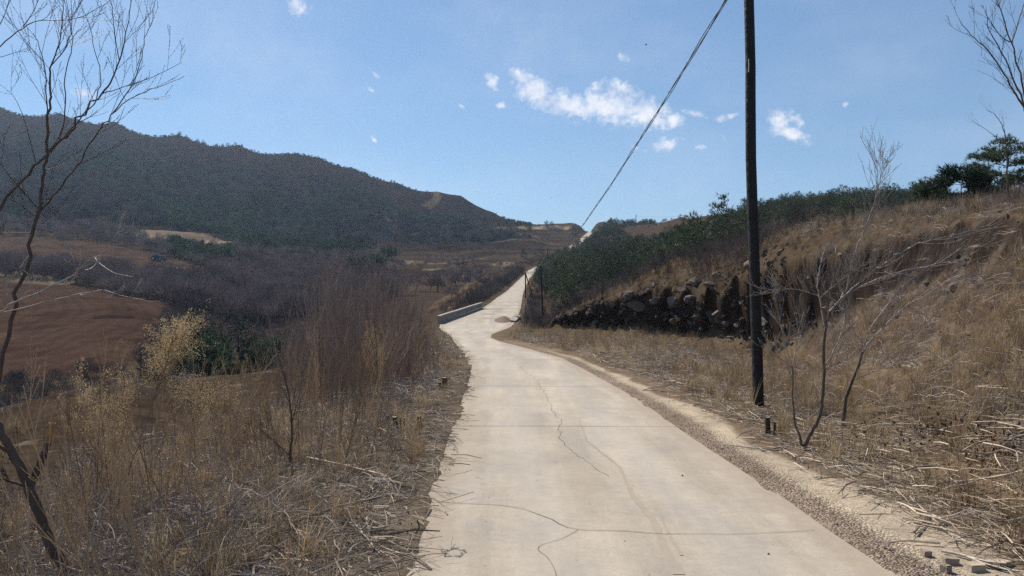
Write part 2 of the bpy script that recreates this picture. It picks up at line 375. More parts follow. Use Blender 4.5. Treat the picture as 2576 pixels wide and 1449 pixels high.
# terraces follow the contours
hT = 5.0
tz = (sstep(930, 1000, UG)*(1-sstep(1480, 1560, UG))*sstep(150, 190, YG)*(1-sstep(545, 600, YG)))
tl = (1-sstep(560, 640, UG))*sstep(300, 330, YG)*(1-sstep(385, 420, YG))
zz = ZG/hT + 1.2*fbm(XG/60, YG/60, 3, 5); fr = zz-np.floor(zz)
terr = (np.floor(zz)+sstep(.78, 1.0, fr) - zz + .5)*hT
wT = np.clip(tz*.3 + tl*.5, 0, 1)
ZG = ZG + wT*terr*.8
# small unevenness, rising with distance from the road
droad = np.maximum(rd(YG, 1)-XG, XG-rd(YG, 2))
din = -droad
wr = sstep(.2, 3, droad)
ZG += wr*(.16*(fbm(XG/1.3, YG/1.3, 4, 1)-.5) + .5*sstep(4, 12, droad)*(fbm(XG/7, YG/7, 3, 2)-.5))
ZG += sstep(60, 200, YG)*(1-.75*sstep(420, 600, YG))*wr*(fbm(XG/30, YG/30, 4, 3)-.5)*5
# gullies running down the far hill
ZG += sstep(390, 480, YG)*(1-sstep(620, 690, YG))*(1-sstep(1150, 1300, UG))*(np.abs(fbm(XG/70+.25*YG/70, YG/190, 3, 8)-.5)*2-.35)*26
# bank face roughness
def polyx(L): return np.array([((u-CX)/F*D, D) for u, v, D in L])
tp, fp = polyx(TOPE), polyx(FOOT)
def dist_poly(x, y, P):
    d = np.full(np.shape(x), 1e9)
    for a, b in zip(P[:-1], P[1:]):
        ab = b-a; t = np.clip(((x-a[0])*ab[0]+(y-a[1])*ab[1])/(ab@ab), 0, 1)
        d = np.minimum(d, np.hypot(x-a[0]-t*ab[0], y-a[1]-t*ab[1]))
    return d
dtop, dfoot = dist_poly(XG, YG, tp), dist_poly(XG, YG, fp)
bank = np.clip(1-np.minimum(dtop, dfoot)/1.3, 0, 1)*(YG > 9)*(YG < 52)
ZG += bank*np.where(UG > 2000, .22, .5)*(fbm(XG/.5, YG/.5, 3, 9)-.5)
# the road bed
sc = 1 + np.maximum(YG, 0)*.006
wro = sstep(0, 1, droad/(2.2*sc))
side_left = (XG < (rd(YG, 1)+rd(YG, 2))/2)
ov = np.where(side_left, .03+(.24*np.maximum(fbm(XG/1.1, YG/1.6, 3, 11)-.35, 0)+.08*np.maximum(fbm(XG/.16, YG/.2, 2, 13)-.35, 0))*np.clip(sc, 1, 2.5), .02+.22*np.maximum(fbm(XG/.6, YG/.6, 3, 12)-.4, 0))
rz = road_z(YG)
tin = sstep(-.07, .07, din-ov)
zroad = rz + np.where(din > 0, (1-tin)*.014 + tin*(-.1-.0012*np.maximum(YG, 0)), .014)
ZG = np.where(droad < 0, zroad, zroad*(1-wro) + ZG*wro)
# the cut leans out over its foot: slide the face and its rim sideways
_su = [1380, 1450, 1617, 1878, 2044, 2260, 2402, 2576, 2800, 3300]; _sw = [.3, 1.5, 2.1, 2.1, 2.1, 1.9, 1.7, 1.4, 1.0, .5]
def face(x, y):
    u = CX + F*np.asarray(x)/np.maximum(y, 1.0); td = np.interp(u, _tu, _td); W = np.interp(u, _su, _sw)
    t = np.clip((y-(td-W*.85))/(W*.85+.3), 0, 1); on = (u > 1380)*(u < 3300)*(np.asarray(y) > 6)
    return t*on, np.where(y > td+.3, np.exp(-((np.asarray(y)-td-.3)/3.6)**2), 1.0)*on, W
def lean(x, y):
    t, dec, W = face(x, y); a = t**1.25*dec*W*1.18*(.9+.2*fbm(np.asarray(x)/1.1, np.asarray(y)/1.1, 3, 77))
    return x-.5*a, y-.86*a
def ground(x, y):
    x = np.asarray(x, float); y = np.asarray(y, float)
    yy = np.maximum(y+CC, 2.51)
    fp_ = np.clip((x/yy-pg[0])/(pg[1]-pg[0]), 0, NP_-1.001); fq = np.clip((np.log(yy)-qg[0])/(qg[1]-qg[0]), 0, NQ-1.001)
    i = fp_.astype(int); j = fq.astype(int); a = fp_-i; b = fq-j
    return (ZG[j, i]*(1-a)+ZG[j, i+1]*a)*(1-b) + (ZG[j+1, i]*(1-a)+ZG[j+1, i+1]*a)*b
_DS = np.exp(np.linspace(math.log(2.5), math.log(1500), 1500))
def hit(u, v):
    """where the line of sight through a measured photo point meets the ground"""
    x = (u-CX)/F*_DS; z = HC-(v-CY)/F*_DS
    g = ground(x, _DS); k = np.argmax(g > z)
    if not (g > z).any(): k = len(_DS)-1
    return np.array([x[k], _DS[k], g[k]])
def at(u, v, D): return np.array([(u-CX)/F*D, D, HC-(v-CY)/F*D])
def onground(x, y, dz=0): return (float(x), float(y), float(ground(x, y))+dz)

# ---- what the ground is made of, vertex by vertex
def inpoly(x, y, P):
    P = np.asarray(P, float); r = np.zeros(np.shape(x), bool); j = len(P)-1
    for i in range(len(P)):
        c = ((P[i, 1] > y) != (P[j, 1] > y)) & (x < (P[j, 0]-P[i, 0])*(y-P[i, 1])/(P[j, 1]-P[i, 1]+1e-12)+P[i, 0])
        r ^= c; j = i
    return r
def UD(L): return L
C = np.empty(XG.shape+(3,)); C[:] = (.155, .112, .072)
n1 = fbm(XG/4, YG/4, 4, 21); n2 = fbm(XG/40, YG/40, 4, 22); n3 = fbm(XG/.5, YG/.5, 3, 23)
def blend(w_, c):
    w_ = np.clip(w_, 0, 1)[..., None]; C[:] = C*(1-w_) + np.array(c)*w_
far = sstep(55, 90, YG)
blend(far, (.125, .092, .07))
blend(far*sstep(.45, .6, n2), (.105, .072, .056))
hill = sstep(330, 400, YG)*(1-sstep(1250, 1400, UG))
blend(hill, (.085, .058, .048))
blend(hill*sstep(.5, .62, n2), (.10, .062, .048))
# middle terraces: straw along each lip, scrub on the risers
blend(wT*(1-sstep(.1, .35, fr)), (.20, .145, .09))
blend(wT*sstep(.62, .74, fr)*(1-sstep(.76, .8, fr))*(.3+.7*sstep(.45, .6, n1)), (.30, .22, .14))
blend(wT*sstep(.8, .86, fr), (.07, .052, .042))
# right hill
rh = (UG > 1480)*sstep(52, 80, YG)
blend(rh, (.125, .09, .068))
f_field1 = inpoly(UG, YG, [(-900,57),(0,57),(200,58),(335,62),(380,84),(425,116),(300,138),(200,158),(0,164),(-900,166)])
f_field2 = inpoly(UG, YG, [(-900,181),(0,180),(200,180),(400,178),(535,178),(525,206),(440,238),(250,276),(0,286),(-900,290)])
clod = inpoly(UG, YG, [(228,95.5),(265,98),(335,97.5),(340,95.5),(300,94),(240,94)])
f_pale = inpoly(UG, YG, [(330,318),(420,312),(585,316),(590,345),(560,380),(450,372),(340,372)])
edge_n = 1
blend(f_field1*1.0, (.165, .101, .075)); blend(f_field1*sstep(.5, .7, n1), (.125, .076, .057))
blend(clod*.8, (.06, .036, .028)); blend(f_field2*1.0, (.185, .122, .09)); blend(f_field2*sstep(.45, .65, n1), (.14, .09, .067))
blend(f_pale*1.0, (.34, .255, .17))
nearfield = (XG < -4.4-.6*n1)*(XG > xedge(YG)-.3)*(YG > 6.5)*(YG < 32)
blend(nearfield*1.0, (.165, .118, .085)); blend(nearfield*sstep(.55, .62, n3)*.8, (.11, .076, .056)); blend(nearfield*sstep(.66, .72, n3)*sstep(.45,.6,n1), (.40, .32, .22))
lip = np.clip(1-np.abs(XG-xedge(YG))/(.5+.3*n1), 0, 1)*(YG > 6)*(YG < 34)
blend(lip*.8, (.27, .19, .11))
# tracks
def track(pts, wid, c, w0=1):
    P = np.array([hit(u, v)[:2] for u, v in pts]); d = dist_poly(XG, YG, P); blend(w0*(1-sstep(wid*.6, wid, d+wid*.3*(n1-.5))), c)
track([(1096,482),(1100,498),(1086,512),(1070,522)], 4.5, (.36, .26, .17))
track([(0,690),(60,700),(130,712)], 5, (.36, .28, .19), .9)
track([(-100,850),(0,846)], 2, (.3, .2, .13), .5)
track([(1255,668),(1275,660)], 4, (.38, .28, .18))
def trackud(L, wid, c, w0=1):
    P = np.array([((u-CX)/F*D, D) for u, D in L]); d = dist_poly(XG, YG, P)+.8*wid*(fbm(XG/9, YG/9, 3, 91)-.5); blend(w0*(.35+.65*sstep(.4, .58, n1))*(1-sstep(wid*.45, wid*.8, d)), c)
blend(sstep(930, 1000, UG)*(1-sstep(1420, 1470, UG))*sstep(518, 524, YG)*(1-sstep(530, 534, YG)), (.085, .058, .05))
trackud([(940,540),(1050,539),(1190,539),(1320,538),(1430,538)], 5.5, (.62, .48, .33))
trackud([(1040,497),(1120,496),(1190,495),(1260,494),(1340,494)], 4.5, (.46, .35, .24))
trackud([(1180,425),(1260,432),(1330,436),(1400,440)], 3.5, (.44, .35, .24), .9)
trackud([(1000,307),(1060,308),(1120,307),(1180,307),(1225,306)], 2.6, (.40, .31, .21), .9)
trackud([(1070,257),(1110,257),(1150,257),(1168,254)], 1.8, (.44, .35, .25), .9)
trackud([(1190,440),(1230,437),(1270,436)], 3.0, (.42, .33, .22), .8)
lineb = lambda L, wd, c, w0=1: track(L, wd, c, w0)
track([(1090,776),(1140,742),(1215,700),(1222,680)], 1.2, (.30, .21, .14), .6)
track([(1140,772),(1185,735),(1240,700)], 1.1, (.28, .2, .13), .6)
# the cut bank
between = sstep(0, .25, 1-np.abs((dtop-dfoot)/(dtop+dfoot+1e-6)))*(np.minimum(dtop, dfoot) < 1.6)*(YG > 9)*(YG < 52)
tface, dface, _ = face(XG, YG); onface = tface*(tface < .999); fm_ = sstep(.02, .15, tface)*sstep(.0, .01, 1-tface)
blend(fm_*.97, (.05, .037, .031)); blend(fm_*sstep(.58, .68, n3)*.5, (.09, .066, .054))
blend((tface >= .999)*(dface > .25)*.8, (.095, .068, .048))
talus = inpoly(UG, YG, [(2000,27),(2250,20),(2576,13.4),(2900,10),(2900,7),(2500,10),(2200,17),(2050,22)])
blend(talus*.85*(1-fm_), (.15, .105, .08)); blend(talus*sstep(.55, .65, n3)*.7, (.26, .2, .16))
# verge, gravel and sand beside the road
dl, dr = rd(YG, 1)-XG, XG-rd(YG, 2)
lv = (YG < 60)*(dl > -.6)*(dl < 4)
blend(lv*(1-sstep(1.5, 3.8, dl))*.9, (.135, .105, .078)); blend(lv*sstep(.5, .65, n3)*.6*(1-sstep(1.5, 3.8, dl)), (.21, .17, .125))
gw = .20+.16*fbm(XG/1.2, YG/1.2, 3, 31)
sw = gw+.10+.62*fbm(XG/1.5, YG/1.5, 3, 32)*sstep(30, 8, YG)
ns = (YG < 34)
blend(ns*(dr > -.5)*(1-sstep(1.0, 2.2, dr))*.9, (.16, .118, .082))
blend(ns*(dr > -.3)*(1-sstep(-.06, .06, dr-sw)), (.385, .315, .235))
blend(ns*(dr > -.3)*(1-sstep(-.05, .05, dr-gw)), (.25, .195, .15))
blend((YG > 26)*(YG < 62)*(dr > -.4)*(1-sstep(.4, 1.4, dr))*.8, (.22, .165, .12))
blend((YG > 60)*(np.maximum(dl, dr) > -.3)*(1-sstep(.8, 2.5, np.maximum(dl, dr)))*.6, (.21, .16, .115))
flat = inpoly(XG, YG, [(3.4,18),(5,17),(6,22),(6.5,29),(3.8,31),(2.2,26)])
blend(flat*sstep(.4, .55, n1)*.7, (.26, .2, .14))
furrow = np.where(f_field1, 1.0, np.where(f_field2, .7, np.where(nearfield, .35, 0)))
# furrow lines run round the slope in arcs
fc = (XG+.55*YG+.0055*(YG-105)**2)/2.3
fc = np.where(f_field2, (YG+.25*XG)/2.2, fc); fc = np.where(nearfield, (XG*.85+YG*.5)/.8, fc)
gravel = np.clip(ns*(dr > -.3)*(1-sstep(-.05, .25, dr-gw)), 0, 1)

def grid_object(name):
    me = bpy.data.meshes.new(name)
    LX, LY = lean(XG, YG); V = np.stack([LX, LY, ZG], -1).reshape(-1, 3)
    j, i = np.meshgrid(np.arange(NQ-1), np.arange(NP_-1), indexing='ij'); a = (j*NP_+i).ravel()
    Q = np.stack([a, a+1, a+NP_+1, a+NP_], 1)
    me.vertices.add(len(V)); me.vertices.foreach_set('co', V.astype(np.float32).ravel())
    me.loops.add(Q.size); me.loops.foreach_set('vertex_index', Q.astype(np.int32).ravel())
    me.polygons.add(len(Q)); me.polygons.foreach_set('loop_start', (np.arange(len(Q))*4).astype(np.int32))
    me.polygons.foreach_set('use_smooth', np.ones(len(Q), bool))
    me.update(calc_edges=True)
    at_ = me.attributes.new('soil', 'FLOAT_COLOR', 'POINT')
    at_.data.foreach_set('color', np.concatenate([C, np.ones(C.shape[:2]+(1,))], -1).astype(np.float32).ravel())
    for nm, arr in (('furrow', furrow), ('fcoord', fc), ('gravel', gravel)):
        q = me.attributes.new(nm, 'FLOAT', 'POINT'); q.data.foreach_set('value', arr.astype(np.float32).ravel())
    o = bpy.data.objects.new(name, me); COL.objects.link(o)
    return o
def ground_mat():
    m, n, l, b = nmat('dry_ground')
    b.inputs['Roughness'].default_value = .95; b.inputs['Specular IOR Level'].default_value = 0
    at_ = n.new('ShaderNodeAttribute'); at_.attribute_name = 'soil'
    fu = n.new('ShaderNodeAttribute'); fu.attribute_name = 'furrow'
    fcn = n.new('ShaderNodeAttribute'); fcn.attribute_name = 'fcoord'
    gr = n.new('ShaderNodeAttribute'); gr.attribute_name = 'gravel'
    t = n.new('ShaderNodeTexCoord')
    def noise(s, d=5, r=.6):
        q = n.new('ShaderNodeTexNoise'); q.inputs['Scale'].default_value = s; q.inputs['Detail'].default_value = d; q.inputs['Roughness'].default_value = r
        l.new(t.outputs['Object'], q.inputs['Vector']); return q.outputs['Fac']
    a, c_, d_ = noise(.35, 6, .65), noise(2.5, 6, .7), noise(28, 4, .7)
    k = math_(n, l, 'MULTIPLY_ADD', a, 1.0, .5)
    k2 = math_(n, l, 'MULTIPLY_ADD', c_, 1.1, .45)
    k3 = math_(n, l, 'MULTIPLY_ADD', d_, 1.2, .4)
    k = math_(n, l, 'MULTIPLY', k, k2); k = math_(n, l, 'MULTIPLY', k, k3)
    # pebbles in the gravel
    vo = n.new('ShaderNodeTexVoronoi'); vo.inputs['Scale'].default_value = 55; l.new(t.outputs['Object'], vo.inputs['Vector'])
    vs = n.new('ShaderNodeSeparateColor'); l.new(vo.outputs['Color'], vs.inputs[0])
    pv = math_(n, l, 'MULTIPLY_ADD', vs.outputs[0], 1.0, .5)
    pm = n.new('ShaderNodeMix'); pm.data_type = 'FLOAT'; l.new(gr.outputs['Fac'], pm.inputs['Factor']); pm.inputs['A'].default_value = 1; l.new(pv, pm.inputs['B'])
    k = math_(n, l, 'MULTIPLY', k, pm.outputs['Result'])
    wob = math_(n, l, 'MULTIPLY_ADD', c_, .35, fcn.outputs['Fac'])
    sn = math_(n, l, 'SINE', math_(n, l, 'MULTIPLY', wob, 6.2832))
    fm = math_(n, l, 'MULTIPLY', math_(n, l, 'MULTIPLY', sn, math_(n, l, 'MULTIPLY_ADD', c_, .5, -.16)), fu.outputs['Fac'])
    k = math_(n, l, 'MULTIPLY', k, math_(n, l, 'ADD', 1.0, fm))
    sc_ = n.new('ShaderNodeVectorMath'); sc_.operation = 'SCALE'
    l.new(at_.outputs['Color'], sc_.inputs[0]); l.new(k, sc_.inputs['Scale'])
    l.new(sc_.outputs[0], b.inputs['Base Color'])
    bp = n.new('ShaderNodeBump'); bp.inputs['Strength'].default_value = .7; bp.inputs['Distance'].default_value = .06
    h = math_(n, l, 'ADD', c_, math_(n, l, 'MULTIPLY', d_, .5)); h = math_(n, l, 'ADD', h, math_(n, l, 'MULTIPLY', fm, 6.0))
    h = math_(n, l, 'SUBTRACT', h, math_(n, l, 'MULTIPLY', math_(n, l, 'MULTIPLY', vo.outputs['Distance'], gr.outputs['Fac']), .8))
    l.new(h, bp.inputs['Height']); l.new(bp.outputs[0], b.inputs['Normal'])
    return m
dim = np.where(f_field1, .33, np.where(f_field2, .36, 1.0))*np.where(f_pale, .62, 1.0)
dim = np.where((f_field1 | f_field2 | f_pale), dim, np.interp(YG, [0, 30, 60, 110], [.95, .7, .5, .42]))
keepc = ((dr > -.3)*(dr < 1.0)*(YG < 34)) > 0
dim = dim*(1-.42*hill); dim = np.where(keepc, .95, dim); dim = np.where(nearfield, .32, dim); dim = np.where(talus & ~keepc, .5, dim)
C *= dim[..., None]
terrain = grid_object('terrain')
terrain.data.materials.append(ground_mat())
tag(terrain, 'dry brown valley ground rising to hills', kind='structure')

# ------------------------------------------------------------------ road
def road_mat():
    m, n, l, b = nmat('old_concrete_road')
    b.inputs['Roughness'].default_value = .85; b.inputs['Specular IOR Level'].default_value = .25
    t = n.new('ShaderNodeTexCoord')
    def noise(s, d=5, r=.6, stretch=None):
        q = n.new('ShaderNodeTexNoise'); q.inputs['Scale'].default_value = s; q.inputs['Detail'].default_value = d; q.inputs['Roughness'].default_value = r
        if stretch:
            mp = n.new('ShaderNodeMapping'); mp.inputs['Scale'].default_value = stretch; l.new(t.outputs['Object'], mp.inputs['Vector']); l.new(mp.outputs[0], q.inputs['Vector'])
        else: l.new(t.outputs['Object'], q.inputs['Vector'])
        return q.outputs['Fac']
    def ramp(f, p0, p1, c0, c1):
        r = n.new('ShaderNodeValToRGB'); r.color_ramp.elements[0].position = p0; r.color_ramp.elements[1].position = p1
        r.color_ramp.elements[0].color = (*c0, 1); r.color_ramp.elements[1].color = (*c1, 1); l.new(f, r.inputs['Fac']); return r.outputs[0]
    def mixc(f, a, b_, typ='MIX'):
        x = n.new('ShaderNodeMix'); x.data_type = 'RGBA'; x.blend_type = typ
        if isinstance(f, (int, float)): x.inputs['Factor'].default_value = f
        else: l.new(f, x.inputs['Factor'])
        for s_, q in (('A', a), ('B', b_)):
            if isinstance(q, tuple): x.inputs[s_].default_value = (*q, 1)
            else: l.new(q, x.inputs[s_])
        return x.outputs['Result']
    base = ramp(noise(.55, 6, .65), .32, .68, (.362, .314, .256), (.428, .373, .302))
    warm = ramp(noise(1.6, 6, .7), .35, .7, (.88, .89, .92), (1.08, 1.05, 1.0))
    base = mixc(1.0, base, warm, 'MULTIPLY')
    fine = ramp(noise(60, 3, .7), .3, .7, (.86, .86, .86), (1.1, 1.1, 1.1)); base = mixc(1.0, base, fine, 'MULTIPLY')
    # tyre-polished lanes and long stains along the road
    st = ramp(noise(1.0, 5, .65, (1.6, .18, 1)), .40, .64, (.80, .795, .79), (1.05, 1.05, 1.05)); base = mixc(1.0, base, st, 'MULTIPLY')
    # two wheel lanes rubbed paler and greyer, soil trodden in from both edges
    ac = n.new('ShaderNodeAttribute'); ac.attribute_name = 'across'
    wn_ = math_(n, l, 'MULTIPLY_ADD', noise(.9, 5, .6, (1, .25, 1)), .16, -.08)
    acw = math_(n, l, 'ADD', ac.outputs['Fac'], wn_)
    for c0 in (.30, .70):
        dd = math_(n, l, 'ABSOLUTE', math_(n, l, 'SUBTRACT', acw, c0)); g_ = n.new('ShaderNodeMapRange'); g_.interpolation_type = 'SMOOTHSTEP'
        g_.inputs['From Min'].default_value = .12; g_.inputs['From Max'].default_value = .02; l.new(dd, g_.inputs['Value'])
        base = mixc(math_(n, l, 'MULTIPLY', g_.outputs[0], .38), base, (.33, .30, .262))
    ed = math_(n, l, 'MINIMUM', ac.outputs['Fac'], math_(n, l, 'SUBTRACT', 1.0, ac.outputs['Fac']))
    edn = math_(n, l, 'MULTIPLY_ADD', noise(3.0, 6, .7), -.13, .13); e_ = n.new('ShaderNodeMapRange'); e_.interpolation_type = 'SMOOTHSTEP'
    e_.inputs['From Min'].default_value = .06; e_.inputs['From Max'].default_value = -.03; l.new(math_(n, l, 'SUBTRACT', ed, edn), e_.inputs['Value'])
    base = mixc(math_(n, l, 'MULTIPLY', e_.outputs[0], .55), base, (.26, .205, .15))
    # washed-over mud past the bend
    sp = n.new('ShaderNodeSeparateXYZ'); l.new(t.outputs['Object'], sp.inputs[0])
    mk = n.new('ShaderNodeMapRange'); mk.inputs['From Min'].default_value = 56; mk.inputs['From Max'].default_value = 63; l.new(sp.outputs[1], mk.inputs['Value'])
    mk2 = n.new('ShaderNodeMapRange'); mk2.inputs['From Min'].default_value = 108; mk2.inputs['From Max'].default_value = 92; l.new(sp.outputs[1], mk2.inputs['Value'])
    md = n.new('ShaderNodeMapRange'); md.interpolation_type = 'SMOOTHSTEP'; md.inputs['From Min'].default_value = .5; md.inputs['From Max'].default_value = .6
    l.new(noise(.5, 5, .65, (.5, .9, 1)), md.inputs['Value'])
    f = math_(n, l, 'MULTIPLY', math_(n, l, 'MULTIPLY', mk.outputs[0], mk2.outputs[0]), md.outputs[0])
    base = mixc(math_(n, l, 'MULTIPLY', f, .75), base, (.20, .155, .115))
    # specks of bark and pebble
    fl = ramp(noise(9, 6, .75), .35, .65, (.93, .925, .92), (1.05, 1.05, 1.05)); base = mixc(1.0, base, fl, 'MULTIPLY')
    vo = n.new('ShaderNodeTexVoronoi'); vo.inputs['Scale'].default_value = 4.5; l.new(t.outputs['Object'], vo.inputs['Vector'])
    sk = math_(n, l, 'LESS_THAN', vo.outputs['Distance'], .035)
    base = mixc(math_(n, l, 'MULTIPLY', sk, .7), base, (.09, .07, .055))
    l.new(base, b.inputs['Base Color'])
    bp = n.new('ShaderNodeBump'); bp.inputs['Strength'].default_value = .25; bp.inputs['Distance'].default_value = .01
    l.new(noise(35, 5, .7), bp.inputs['Height']); l.new(bp.outputs[0], b.inputs['Normal'])
    return m
rm = MB()
ys = np.concatenate([np.arange(-8, 60, .25), np.arange(60, 200, 1.0), np.arange(200, 541, 3.0)])
nc = 13
L_, R_ = rd(ys, 1), rd(ys, 2)
wob = .05*(fbm(ys/1.1, ys*0, 3, 41)-.5); wob2 = .07*(fbm(ys/1.3, ys*0+9, 3, 42)-.5)
tt = np.linspace(0, 1, nc)
RX = (L_+wob)[:, None]*(1-tt) + (R_+wob2)[:, None]*tt
RY = np.repeat(ys[:, None], nc, 1)
RZ = road_z(RY) + .004
Vt = np.stack([RX, RY, RZ], -1); Vb = Vt - np.array([0, 0, .16])
j, i = np.meshgrid(np.arange(len(ys)-1), np.arange(nc-1), indexing='ij'); a = (j*nc+i).ravel()
rm.add(Vt.reshape(-1, 3), np.stack([a, a+1, a+nc+1, a+nc], 1))
for col in (0, nc-1):
    e = np.concatenate([Vt[:, col], Vb[:, col]]); k = np.arange(len(ys)-1); q = np.stack([k, k+1, k+1+len(ys), k+len(ys)], 1)
    rm.add(e, q if col == 0 else q[:, ::-1])
road = rm.build('road', road_mat(), smooth=True)
acr = np.concatenate([np.tile(tt, len(ys)), np.repeat([0.0, 0.0], len(ys)), np.repeat([1.0, 1.0], len(ys))])
q = road.data.attributes.new('across', 'FLOAT', 'POINT'); q.data.foreach_set('value', acr.astype(np.float32))
tag(road, 'pale concrete road winding up the valley', kind='structure')
crackm = mat('crack_dirt', (.20, .165, .13), .95, .1, 20, .1)
stainm = mat('damp_stain', (.27, .225, .18), .9, .05, 6, .2, 0, (.33, .28, .22))
def ribbon(px, wid, mname, m, dz=.008, jag=.02, n=12, taper=False):
    P = []
    for u, v in px:
        D = 1.64*F/(v-766.0); P.append(((u-CX)/F*D, D))
    P = np.array(P); s = np.concatenate([[0], np.cumsum(np.hypot(*np.diff(P, axis=0).T))])
    q = np.linspace(0, s[-1], max(8, int(s[-1]*n))); x = np.interp(q, s, P[:, 0]); y = np.interp(q, s, P[:, 1])
    x = x + jag*2.6*(fbm(q*4, q*0+len(px), 5, 51)-.5); y = y + jag*3.6*(fbm(q*4, q*0+7, 5, 52)-.5)
    T = np.gradient(np.stack([x, y], 1), axis=0); T /= np.linalg.norm(T, axis=1, keepdims=True)+1e-9
    nn = np.stack([-T[:, 1], T[:, 0]], 1); wv = wid*(.45+1.1*fbm(q*4, q*0+3, 3, 53))
    if taper: wv *= np.linspace(1, .25, len(q))
    A = np.stack([x, y], 1)+nn*wv[:, None]/2; B = np.stack([x, y], 1)-nn*wv[:, None]/2
    V = np.concatenate([np.c_[A, road_z(A[:, 1])+dz], np.c_[B, road_z(B[:, 1])+dz]]); k = np.arange(len(q)-1); nq = len(q)
    mb = MB(); mb.add(V, np.stack([k, k+nq, k+1+nq, k+1], 1)); return mb.build(mname, m, road)
ribbon([(1711,1448),(1673,1377),(1646,1317),(1586,1241),(1559,1175),(1477,1110),(1455,1050)], .055, 'stain', stainm, .007, .01, 12, True)
ribbon([(1716,1400),(1690,1360),(1668,1310),(1650,1280)], .02, 'stain', stainm, .007, .01, 12)
ribbon([(1100,1265),(1180,1268),(1264,1273),(1335,1290),(1384,1306),(1428,1328),(1460,1334.5),(1586,1339),(1700,1345),(1832,1348),(2055,1336)], .006, 'crack', crackm, .009, .025, 14)
ribbon([(1460,1334.5),(1422,1355),(1373,1369),(1354,1380),(1373,1399),(1390,1423),(1400,1449)], .0035, 'crack', crackm, .009, .02, 14)
ribbon([(1145,1072.5),(1300,1072),(1500,1073),(1705,1074)], .012, 'joint', crackm, .008, .006, 14)
ribbon([(1190,971),(1350,972),(1545,974)], .014, 'joint', crackm, .008, .006, 10)
ribbon([(1190,905),(1300,905),(1410,906)], .016, 'joint', crackm, .008, .006, 10)
ribbon([(1298,915),(1345,955),(1370,985),(1387,1022),(1411,1063),(1406,1085),(1417,1121),(1444,1142),(1490,1175),(1531,1197)], .0045, 'crack', crackm, .009, .045, 24)
# the small broken hole in the slab
mb = MB(); hx, hy = at(1141,1392,1.64*F/(1392-766))[:2]
th = np.arange(40)/40*2*np.pi; ro = .075+.012*np.sin(th*5)+.006*np.sin(th*11+1); ri = ro*.84+.005*np.sin(th*7)
V = np.concatenate([np.c_[hx+ro*np.cos(th), hy+ro*1.1*np.sin(th), 0*th], np.c_[hx+ri*np.cos(th), hy+ri*1.1*np.sin(th), 0*th]]); V[:, 2] = road_z(V[:, 1])+.011
k = np.arange(40); mb.add(V, np.stack([k, (k+1) % 40, (k+1) % 40+40, k+40], 1)); mb.build('pothole_rim', crackm, road)

# ------------------------------------------------------------------ plant templates (kept outside the scene; drawn by scatter)
def unit(v): return v/(np.linalg.norm(v)+1e-9)
def grow(r, p, d, L, rad, depth, nch=3, spread=.6, up=.15, wig=.12, seg=5, out=None, lo=.25, shrink=.55):
    """a shoot and its side shoots -> list of (points, radii, depth)"""
    if out is None: out = []
    d = unit(np.asarray(d, float)); P = [np.array(p, float)]
    for i in range(seg):
        d = unit(d + r.normal(0, wig, 3) + np.array([0, 0, up*.25])); P.append(P[-1]+d*L/seg)
    P = np.array(P); out.append((P, np.linspace(rad, max(rad*.35, .0012), len(P)), depth))
    if depth > 0:
        for c in range(nch):
            t = lo + (1-lo)*(c+r.random())/nch; f = t*seg; i = min(int(f), seg-1); q = P[i]+(P[i+1]-P[i])*(f-i)
            ax = unit(P[i+1]-P[i]); s = unit(np.cross(ax, r.normal(0, 1, 3)))
            dd = unit(ax*(1-spread*.5)+s*spread+np.array([0, 0, up]))
            grow(r, q, dd, L*shrink*(1.15-.6*t)*r.uniform(.7, 1.2), rad*.5*(1.1-.5*t), depth-1, max(2, nch-1), spread, up, wig, max(3, seg-1), out, lo, shrink)
    return out
def tubes(mb, lst, sides=(3, 3, 4, 5), mi=0):
    for P, rr, d in lst: mb.tube(P, rr, sides[min(d, 3)], mi)
def blades(mb, r, n, rad, h, wid, lean=.5, mi=0, pos=None):
    for i in range(n):
        a = r.uniform(0, 2*np.pi); b = r.uniform(0, rad)
        p = np.array([b*math.cos(a), b*math.sin(a), 0]) if pos is None else pos
        L = h*r.uniform(.55, 1.15); ln = lean*r.uniform(.1, 1.3); az_ = r.uniform(0, 2*np.pi)
        dr_ = np.array([math.cos(az_), math.sin(az_), 0]); t = np.linspace(0, 1, 4)
        P = p + dr_*(ln*L*t**1.8)[:, None] + np.array([0, 0, 1])*(L*(t-.28*ln*t**2.4))[:, None]
        sdv = np.cross(dr_, [0, 0, 1.]); sdv = unit(sdv+r.normal(0, .4, 3)); w_ = wid*r.uniform(.6, 1.3)*np.array([1, .85, .55, .05])
        V = np.concatenate([P+sdv*w_[:, None], P-sdv*w_[:, None]]); k = np.arange(3)
        mb.add(V, np.stack([k, k+4, k+5, k+1], 1), mi)
TPL = {}
def tcol(name):
    c = bpy.data.collections.new(name); TPL[name] = c; return c
def tadd(cname, mb, mats, smooth=False):
    c = TPL.get(cname) or tcol(cname)
    o = bpy.data.objects.new(cname+'_kind', mb.mesh(cname, mats, smooth)); c.objects.link(o); return o
r = np.random.default_rng(3)
for k in range(6):
    mb = MB(); blades(mb, r, 26, .10, .36, .0032, .7); blades(mb, r, 8, .12, .5, .0022, .35); tadd('grass', mb, M['straw'])
for k in range(4):
    mb = MB(); blades(mb, r, 22, .14, .62, .0035, .35)
    for q in range(5):
        P = grow(r, (r.normal(0, .06), r.normal(0, .06), 0), (r.normal(0, .2), r.normal(0, .2), 1), .75, .003, 1, 4, .4, .3, .06, 4); tubes(mb, P)
    tadd('tallgrass', mb, M['straw'])
